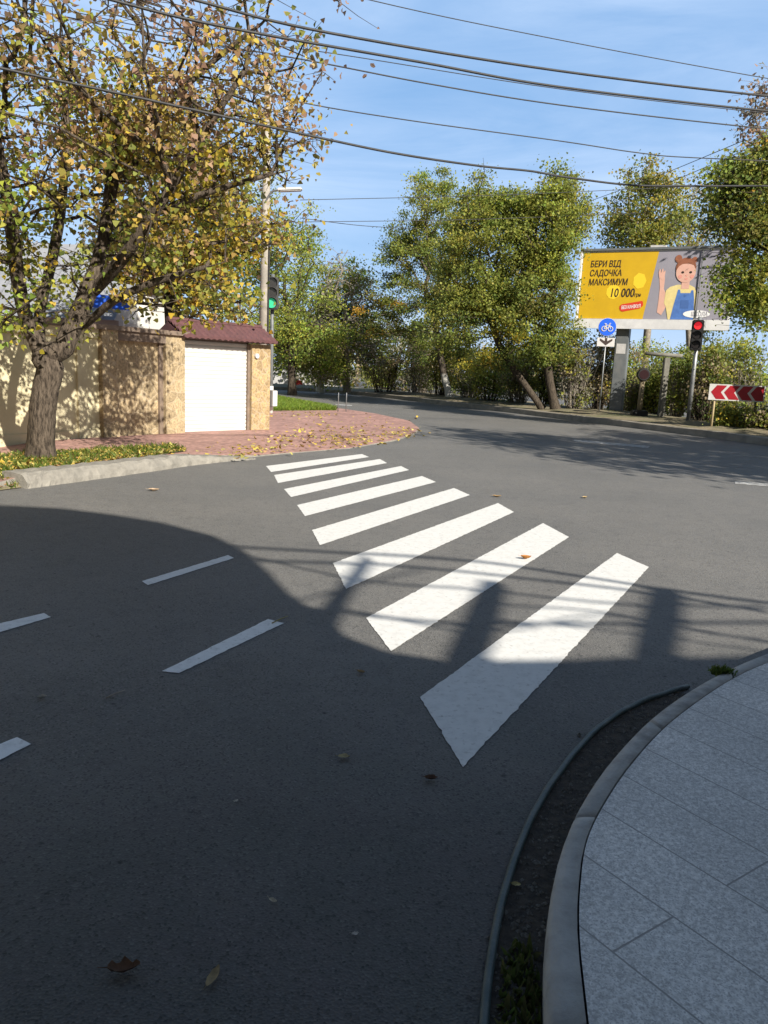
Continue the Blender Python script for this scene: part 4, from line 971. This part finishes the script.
for u in (.12, .86):
    mb = MB(); p = O2+cu_*cw*u-cn*.04; mb.tube([Vector((p.x, p.y, .1)), Vector((p.x, p.y, cz+chh*.4))], .035, 10); obj('post', mb, mat('sandy_post', (.38, .3, .17), (.28, .22, .13), 8, .8) if u < .5 else M['bark'], chev, True)

# far left: wall, red panel, thin posts
wy = 66
x0, x1 = at(262, 380, wy).x, at(338, 380, wy).x
mb = MB(); mb.box((x0-16, wy, 0), (x1-x0+16, 0, 0), (0, .3, 0), (0, 0, at(300, 366, wy).z)); solo('garden_wall', mb, mat('far_wall', (.36, .36, .36), (.28, .28, .285), .8, .9), 'distant pale grey wall beyond the trees at the road bend', 'wall', (x0, wy, 0))
rp = at(298, 386, 57); rt = thing('red_sign', 'small red panel on post far off beneath the green trees', 'sign', (rp.x, 57, .2))
mb = MB(); mb.tube([(rp.x, 57.05, .1), (rp.x, 57.05, rp.z+.3)], .05, 8); obj('post', mb, M['bark'], rt)
mb = MB(); mb.box((rp.x-.32, 56.95, rp.z-.38), (.64, 0, .0), (0, .04, 0), (0, 0, .8)); pn_ = obj('panel', mb, M['redpanel'], rt)
mb = MB(); mb.box((rp.x+.05, 56.93, rp.z-.1), (.2, 0, .0), (0, .015, 0), (0, 0, .22)); obj('panel_mark', mb, M['signwhite'], pn_)
for i, (px, lab) in enumerate(((338, 'left one of two thin pale posts at the pavement corner'), (346, 'right one of two thin pale posts at the pavement corner'))):
    p = G(px, 411.5, .06); mb = MB(); mb.tube([p, p+Z3*.62, p+Z3*.7], [.018, .018, .012], 8)
    solo('thin_post', mb, M['steel'], lab, 'post', tuple(p), 'thin posts at the pavement corner', True)

# ------------------------------------------------------------------ overhead wires
def wire(pts, r, label, loc=None):
    P = smooth_line([at(a, b, y) for a, b, y in pts], 8); mb = MB(); mb.tube(P, r, 6)
    return solo('overhead_cable', mb, M['cable'], label, 'cable', tuple(P[0]), 'overhead cables crossing the junction', True)
wire([(-60, -72, 7), (195, 0, 8), (330, 33, 8.7), (560, 71, 10), (768, 96, 11.4), (900, 105, 12)], .014, 'thick black cable, uppermost of the thick pair')
wire([(-60, -50, 7), (112, 0, 7.8), (230, 28, 8.3), (420, 62, 9.3), (560, 87, 10.1), (768, 111, 11.4), (900, 120, 12)], .014, 'thick black cable, lower one of the thick pair')
wire([(-60, -20, 15), (150, 28, 15.6), (330, 53, 16), (560, 89, 16.8), (768, 113, 17.6), (900, 122, 18)], .008, 'thin cable running just under the thick pair')
wire([(100, -70, 16), (370, 0, 17), (560, 40, 17.8), (748, 75, 18.6), (900, 100, 19)], .009, 'thin cable highest of all in the open sky')
wire([(-60, -10, 15), (130, 30, 15.7), (300, 59, 16.2), (430, 84, 16.7), (560, 105, 17.3), (740, 126, 18), (900, 140, 18.6)], .013, 'medium cable between the thick pair and lower single wires')
wire([(-60, 10, 15), (120, 58, 15.8), (280, 98, 16.5), (400, 119, 17), (560, 141, 17.8), (640, 153, 18.2), (700, 158, 18.5), (900, 166, 19.3)], .011, 'sagging thin cable second from bottom in the open sky')
wire([(-60, 52, 7.6), (0, 68, 7.9), (140, 98, 8.6), (330, 140, 9.8), (405, 155, 10.3), (480, 166, 10.9), (530, 171, 11.3), (565, 177, 11.6), (630, 185, 12.2), (690, 186, 12.8), (768, 186, 13.6), (900, 187, 15)], .014, 'wavy thick cable, lowest of those crossing the left tree')
for a, b, lab in (((300, 200, 29), (700, 186, 34), 'faint far wire passing above the middle trees, topmost'), ((300, 222, 29), (640, 213, 34), 'faint far wire behind the middle trees, second down'),
                  ((300, 218, 29), (420, 229, 31), 'faint far wire slanting down towards the middle trees'), ((560, 212, 38), (745, 140, 24), 'upper thin wire slanting up towards the right tree'), ((590, 212, 38), (745, 150, 24), 'lower thin wire slanting up towards the right tree')):
    wire([a, tuple((p+q)/2+(2 if i == 1 else 0) for i, (p, q) in enumerate(zip(a, b))), b], .011, lab)

# ------------------------------------------------------------------ trees
# near left tree: forked trunk and hand-laid limbs
b0 = G(41, 459, .12); Y0 = b0.y
def lm(*p): return [np.array(q) for q in smooth_line([at(a, b, Y0+dy) for a, b, dy in p], 3)]
trunk = [[np.array(b0-Z3*.15)]+[np.array(at(a, b, Y0)) for a, b in ((41, 440), (42, 415), (45, 390), (50, 368))],
         lm((44, 355, 0), (28, 325, -.1), (18, 280, -.2), (12, 230, -.4), (0, 160, -.5), (-20, 80, -.8)),
         lm((62, 350, 0), (76, 320, .1), (90, 285, .2), (104, 240, .3), (112, 180, .3), (125, 110, .5), (150, 40, .6)),
         lm((40, 350, .1), (40, 310, .3), (52, 260, .5), (62, 200, .6), (66, 120, .8), (60, 40, 1)),
         lm((95, 290, .2), (125, 255, -.2), (160, 205, -.5), (200, 140, -.6), (245, 70, -.7)),
         lm((85, 325, .1), (115, 300, -.3), (155, 282, -.5), (195, 270, -.6), (225, 262, -.7)),
         lm((118, 160, .3), (160, 110, .2), (215, 60, .3), (265, 20, .2)),
         lm((150, 215, -.4), (200, 195, -.3), (250, 180, -.3), (290, 170, -.2))]
k = Y0/F
bl_ = [pblob(Y0, 90, 60, 215, 120, 190), pblob(Y0, 60, 170, 150, 100, 190), pblob(Y0, 195, 175, 105, 85, 110), pblob(Y0, 175, 290, 70, 45, 60, -.4), pblob(Y0, 245, 80, 75, 85, 90), pblob(Y0, 20, 290, 80, 40, 90, -.4), pblob(Y0, 225, 225, 60, 60, 60), pblob(Y0, 205, 305, 34, 26, 30, .2)]
make_tree('autumn_tree', 'large forked autumn tree with yellow leaves in front of cream wall', 'tree', 'street trees on the left', trunk, bl_,
          [('autumn', 'pink', 'autumn'), ('autumn', 'olive', 'lime'), ('autumn', 'yellow', 'autumn'), ('yellow', 'olive', 'autumn'), ('pink', 'autumn', 'pink'), ('lime', 'olive', 'yellow'), ('autumn', 'yellow'), ('yellow', 'olive', 'autumn')],
          .185, 560, 42, .060, .36, M['bark_near'], 101, sides=10, lump=.045, twigs=6, shape=6, aspect=.5, tip=.0065, step=.4, sparse=.06, bare_top=(4.6, 7.6))

def px_tree(name, label, base, tr, blobs, pals, r, ncl, nl, leaf, spread, bark, seed, group, dY=0, **kw):
    b = Vector(base); T = [trunk_line(b, b.y+dY, tr)]
    return make_tree(name, label, 'tree', group, T, [pblob(b.y+dY, *q) for q in blobs], pals, r, ncl, nl, leaf, spread, bark, seed, **kw)
gl = 'trees behind the left wall'; gm = 'trees along the far kerb'; gf = 'distant trees at the road bend'
px_tree('street_tree', 'dark trunked tree with thin brownish leaves behind the wall', (at(176, 400, 19.5).x, 19.5, 0), [(174, 340), (172, 290), (176, 250)], [(170, 210, 85, 80, 80), (215, 280, 45, 40, 50), (130, 270, 50, 40, 50)], [('olive', 'brown', 'autumn'), ('lime', 'olive', 'orange'), ('olive', 'grey')], .2, 200, 30, .11, .5, M['bark'], 111, gl, twigs=4, shape=6, aspect=.6)
px_tree('locust_tree', 'bright green feathery tree behind concrete pole and gate roof', (at(292, 405, 44).x, 44, 0), [(291, 350), (288, 310)], [(282, 262, 42, 55, 45), (255, 235, 35, 50, 40), (310, 330, 45, 40, 45), (265, 330, 50, 38, 45)], [('lime', 'green')], .22, 220, 95, .105, .62, M['bark'], 112, gl)
px_tree('locust_tree', 'light green low tree hanging over the road bend right of green signal', (at(322, 388, 50).x, 50, 0), [(321, 365), (322, 335)], [(325, 335, 42, 38, 45), (348, 296, 28, 34, 35), (300, 350, 30, 25, 30), (360, 340, 24, 26, 28), (312, 285, 24, 30, 28)], [('lime', 'lime', 'olive')], .17, 300, 100, .11, .66, M['bark_white'], 113, gf)
px_tree('bare_tree', 'pale grey nearly bare tree with limewashed trunk at road bend', G(347, 392.5, .2), [(346, 360), (345, 330), (346, 300)], [(345, 300, 32, 45, 32), (365, 330, 30, 35, 30)], ['grey'], .2, 190, 9, .14, .7, M['bark_pale'], 114, gf, sparse=.3, twigs=6, tip=.018)
px_tree('street_tree', 'small green tree with limewashed trunk beside the nearly bare tree', G(319, 391.5, .2), [(319, 370), (321, 350)], [(316, 352, 32, 22, 30), (298, 345, 25, 25, 25), (330, 372, 26, 10, 24)], [('olive', 'lime', 'brown')], .16, 130, 95, .11, .58, M['bark_white'], 115, gf)
px_tree('locust_tree', 'dark green tree with limewashed trunk, leftmost of the middle trees', (G(444, 403).x+.4, G(444, 403).y+1.2, .25), [(443, 370), (437, 335), (430, 300)], [(412, 285, 36, 50, 40), (432, 228, 34, 40, 40), (384, 318, 26, 24, 28), (458, 295, 30, 45, 35), (398, 245, 16, 20, 22), (424, 186, 16, 14, 18), (446, 190, 10, 16, 14), (425, 345, 26, 16, 26), (455, 350, 18, 14, 22)], [('dark', 'green'), ('green', 'olive'), ('dark', 'orange', 'dark'), ('green', 'dark'), ('dark', 'green'), ('green', 'lime'), ('green', 'lime'), ('dark', 'green'), ('olive', 'green')], .2, 420, 130, .082, .42, M['bark_white'], 121, gm)
px_tree('locust_tree', 'leaning dark trunked tree with olive crown in the middle group', (G(536, 416).x+.5, G(536, 416).y+1.2, .25), [(525, 385), (508, 360), (495, 335), (488, 300)], [(480, 260, 42, 55, 45), (478, 200, 22, 24, 28), (508, 312, 34, 36, 36), (452, 325, 28, 26, 30), (500, 205, 14, 18, 18), (505, 355, 22, 16, 24), (478, 362, 18, 12, 20)], [('green', 'olive'), ('olive', 'green'), ('green', 'olive', 'yellow'), ('dark', 'olive', 'green'), ('green', 'lime'), ('dark', 'green'), ('olive', 'yellow')], .15, 380, 130, .082, .42, M['bark'], 122, gm)
px_tree('locust_tree', 'tall yellow green tree with thick dark trunk left of billboard', (G(549, 417).x+.5, G(549, 417).y+1.2, .25), [(548, 370), (550, 330), (553, 290)], [(545, 238, 34, 44, 40), (560, 188, 18, 20, 22), (526, 294, 28, 40, 36), (574, 212, 18, 24, 22), (518, 222, 18, 26, 28), (560, 300, 16, 34, 26), (545, 345, 20, 22, 24), (570, 340, 12, 18, 20)], [('olive', 'green', 'lime'), ('olive', 'green'), ('green', 'dark'), ('olive', 'yellow', 'green'), ('olive', 'green'), ('green', 'olive'), ('green', 'dark'), ('olive', 'green')], .19, 380, 130, .082, .42, M['bark'], 123, gm)
px_tree('locust_tree', 'thin topped olive tree rising behind the left half of billboard', (at(643, 420, 43).x, 43, -.2), [(645, 360), (650, 300), (650, 250)], [(648, 215, 38, 40, 38), (650, 180, 18, 20, 18), (625, 240, 22, 30, 22)], [('olive', 'mixed')], .2, 190, 80, .11, .58, M['bark_pale'], 124, gm)
px_tree('locust_tree', 'yellowing airy tree rising behind the right half of billboard', (at(690, 420, 45).x, 45, -.2), [(690, 360), (688, 300), (690, 250)], [(688, 225, 30, 38, 30), (715, 250, 30, 40, 30)], [('yellow', 'olive', 'grey')], .18, 130, 50, .105, .62, M['bark_pale'], 125, gm, sparse=.2)
px_tree('locust_tree', 'green tree at the right edge hanging over the billboard end', (at(806, 430, 24.2).x, 24.2, .25), [(800, 380), (786, 320), (770, 250)], [(752, 205, 36, 50, 45), (782, 178, 32, 42, 40), (758, 285, 22, 40, 34), (728, 290, 12, 26, 18), (728, 180, 16, 22, 22), (738, 168, 10, 14, 16)], [('green', 'dark', 'olive'), ('olive', 'orange', 'green'), ('green', 'olive', 'lime'), ('lime', 'green'), ('green', 'lime'), ('green', 'lime')], .2, 380, 80, .085, .46, M['bark'], 126, gm)
px_tree('bare_tree', 'pinkish thin leaved tree top at the upper right corner', (at(800, 430, 31).x, 31, .25), [(795, 330), (785, 230), (775, 160)], [(772, 110, 26, 40, 28), (800, 180, 35, 60, 35)], [('pink', 'grey'), ('orange', 'olive')], .18, 170, 20, .13, .6, M['bark_pale'], 127, gm, twigs=5)
# trees standing right of the view, whose shade falls over the road
for i, (x, y, h_, lab) in enumerate(((14.2, 7.4, 11.5, 'leafy tree out of the picture to the right, nearest the junction'), (16.2, 13.0, 9.0, 'leafy tree out of the picture to the right, middle one'), (19.5, 2.0, 8.5, 'leafy tree out of the picture to the right, beside the sidewalk'))):
    bz = [(np.array((x, y, h_*.68)), np.array((.28*h_, .28*h_, h_*.27))), (np.array((x-.8, y+.8, h_*.5)), np.array((2.0, 2.0, 1.2)))]
    make_tree('locust_tree', lab, 'tree', gm, [[np.array((x, y, 0.)), np.array((x+.1, y, 1.2)), np.array((x, y+.1, h_*.42))]], bz, [('green', 'olive')], .2, 170, 60, .17, .7, M['bark'], 140+i)

# ------------------------------------------------------------------ bushes behind the far kerb
gs = 'bushes behind the far kerb'
def bush(px, py, off, wpx, hpx, pals, seed, label, ncl=60, nl=70, leaf=.085, lim=None):
    b = G(px, py, .0); b.y += off; b.x += off*.35; k = b.y/F; b.z = .25 if off < 7 else .0
    w, h = wpx*k, (hpx*1.2+8)*k; rg_ = np.random.default_rng(seed)
    t = thing('bush', label, 'bush', b, gs); mb = MB(); C = []; T = []
    for i in range(ncl):
        a = rg_.uniform(0, 6.28); rr = math.sqrt(rg_.random()); z = h*(.12+.88*rg_.random()**.8)*(1-.25*rr); p = np.array((b.x+math.cos(a)*rr*w*.5, b.y+math.sin(a)*rr*w*.35, b.z+z))
        q = np.array((b.x+math.cos(a)*rr*w*.22, b.y+math.sin(a)*rr*w*.15, b.z-.1)); mid = (p+q)/2+rg_.normal(size=3)*.12
        mb.tube([q, mid, p], [.022, .015, .006], 4, cap=False)
        for _ in range(2): mb.tube([mid, (mid+p)/2+rg_.normal(size=3)*.2, p+rg_.normal(size=3)*.35], [.012, .008, .004], 3, cap=False)
        m = int(nl*rg_.uniform(.4, 1.5)); pn = pals[rg_.integers(0, len(pals))]
        C.append(p+rg_.normal(size=(m, 3))*np.array((.26, .26, .2))*(.6+w*.12)); T.append(pal(pn, m, rg_, rg_.integers(0, len(PAL[pn]))))
    obj('stems', mb, M['bark_pale'] if seed % 2 else M['bark'], t, True); C = np.concatenate(C); T = np.concatenate(T); ok = C[:, 2] > b.z-.1
    obj('foliage', leaves_mesh('foliage', C[ok], leaf, T[ok], rng=rg_), M['leaf'], t)
    return t
BU = [(372, 397, 2, 40, 40, ('brown', 'olive'), 'brownish olive bush left of the middle trees'), (400, 399, 3, 34, 46, ('dark', 'brown'), 'dark low bush under the left edge of middle trees'),
      (425, 402, 3, 36, 42, ('yellow', 'olive'), 'golden yellow bush left of the limewashed trunk'), (455, 405, 3, 34, 40, ('dark', 'olive'), 'dark olive bush right of the limewashed trunk'),
      (478, 408, 2.5, 34, 44, ('yellow', 'lime', 'olive'), 'yellow green bush in the middle of the tree row'), (505, 411, 3, 32, 42, ('dark', 'brown'), 'dark brown bush behind the leaning trunk'),
      (530, 414, 4, 34, 50, ('olive', 'dark'), 'olive bush between leaning trunk and thick trunk'), (566, 418, 2.5, 32, 62, ('brown', 'grey', 'olive'), 'twiggy brown bush right of the thick dark trunk'),
      (586, 421, 5, 26, 62, ('brown', 'yellow', 'brown'), 'tall twiggy brown bush behind the cycle sign'), (630, 425, 7, 26, 26, ('olive', 'brown'), 'low olive bush beside the billboard post'),
      (655, 427, 6.5, 26, 34, ('green', 'olive'), 'green bush behind the pale concrete post'), (676, 430, 4.2, 24, 56, ('green', 'dark'), 'green bush left of the red signal pole'),
      (706, 433, 2, 32, 60, ('dark', 'olive', 'brown'), 'dense bush between red signal and chevron board'), (736, 437, .95, 34, 8, ('olive', 'yellow', 'green'), 'yellowish bush directly under the chevron board'),
      (776, 442, 1.3, 34, 10, ('green', 'brown', 'olive'), 'green bush at the right edge beside chevron board'), (820, 448, 2.5, 60, 80, ('green', 'olive'), 'green bush just outside the right edge'),
      (706, 433, 6, 40, 70, ('olive', 'green'), 'tall olive bush behind the dense one by the red signal'), (745, 437, 4.5, 50, 66, ('green', 'lime', 'olive'), 'tall green bush rising behind the chevron board'), (600, 424, 9, 34, 58, ('olive', 'lime', 'brown'), 'pale yellow green bush far behind the billboard post'), (640, 426, 11, 40, 60, ('lime', 'olive'), 'yellow green bush far behind the pale concrete post'), (352, 393, 6, 36, 22, ('lime', 'olive'), 'small lime green bush right of the nearly bare tree'), (385, 396, 8, 40, 60, ('brown', 'grey'), 'tall grey brown thicket behind the left kerb bushes')]
for i, (px, py, off, wpx, hpx, pp, lab) in enumerate(BU): bush(px, py, off, wpx, hpx, pp, 300+i, lab)
# far wood: low mass of trees closing the view
rg = np.random.default_rng(77); C = []; T = []; mb = MB()
for i in range(420):
    px = rg.uniform(250, 800); Y = rg.uniform(62, 95); hmax = 5.6 if px < 430 else (3.6 if px < 560 else 2.6)
    p = at(px, 380, Y); p = np.array((p.x, Y, rg.uniform(.2, hmax))); m = 60; pn = ('brown', 'grey', 'olive', 'olive', 'dark')[rg.integers(0, 5)]
    C.append(p+rg.normal(size=(m, 3))*np.array((.8, .8, .55))); T.append(pal(pn, m, rg, rg.integers(0, len(PAL[pn]))))
C = np.concatenate(C); T = np.concatenate(T)
tag(obj('far_wood', leaves_mesh('far_wood', C, .3, T, rng=rg), M['leaf']), 'far brownish wood closing the view behind the kerb trees', 'wood', kind='stuff')

# ------------------------------------------------------------------ building behind the photographer (its shadow lies on the junction)
YB = -1.6
def lift(px, py, yb=YB):
    s = G(px, py); t = (s.y-yb)/dh.y; return Vector((s.x-dh.x*t, yb, t*math.tan(SUN_EL)))
roofline = [(-700, 600), (-300, 530), (0, 505), (60, 508), (110, 514), (160, 522), (215, 536), (245, 551), (268, 571), (290, 594), (310, 608), (330, 614), (345, 636), (385, 651), (450, 661), (560, 660), (625, 657), (700, 657), (768, 655), (1000, 640)]
P = [lift(*a) for a in roofline]
P = [Vector((P[0].x-8, YB, P[0].z))]+P+[Vector((P[-1].x+12, YB, P[-1].z))]
bld = thing('building', 'building behind the photographer shading the near junction', 'building', (P[0].x, YB, 0))
mb = MB(); mb.prism(P+[Vector((P[-1].x, YB, -.1)), Vector((P[0].x, YB, -.1))], (0, -7, 0)); obj('wall', mb, M['brickwall'], bld)
for q in ([(316, 612), (342, 580), (362, 555), (372, 560), (352, 590), (338, 622)], [(438, 668), (465, 612), (480, 580), (503, 582), (495, 612), (474, 668)], [(628, 662), (642, 608), (648, 588), (674, 588), (670, 620), (658, 662)]):
    mb = MB(); mb.prism([lift(*a) for a in q], (0, -.25, 0)); obj('shadow_prism', mb, M['brickwall'], bld)  # unseen prisms shaped so their shadows make the blobs on the road
def shadow_wire(pts, r, label):
    Pw = smooth_line([lift(a, b, -1.1) for a, b in pts], 6); mb = MB(); mb.tube(Pw, r, 6)
    solo('overhead_cable', mb, M['cable'], label, 'cable', tuple(Pw[0]), 'cables in front of the building', True)
for i, (q, r_) in enumerate((([(200, 545), (330, 552), (480, 562), (655, 588), (768, 603), (900, 618)], .03), ([(215, 560), (300, 562), (400, 566), (520, 578), (640, 592), (768, 612)], .026), ([(250, 556), (360, 580), (480, 590), (620, 604), (768, 607)], .018),
        ([(300, 607), (430, 622), (560, 624), (680, 623), (800, 622)], .022), ([(340, 608), (480, 632), (600, 615), (700, 632), (768, 640)], .012), ([(480, 604), (600, 612), (720, 634), (800, 648)], .014), ([(500, 620), (620, 632), (768, 652)], .010),
        ([(220, 620), (280, 606), (345, 588), (420, 570)], .014))):
    shadow_wire(q, r_, 'cable strung behind the photographer in front of the building, number of strands %s' % ('one two three four five six seven eight'.split()[i]))

bl2 = thing('building', 'unseen tall block added left behind the photographer to cut skylight', 'building', (-14, -6, 0))
mb = MB(); mb.box((-22, -34, -.1), (11, 0, 0), (0, 32, 0), (0, 0, 15)); obj('wall', mb, M['brickwall'], bl2)  # unseen block added to hold sky light off the near ground
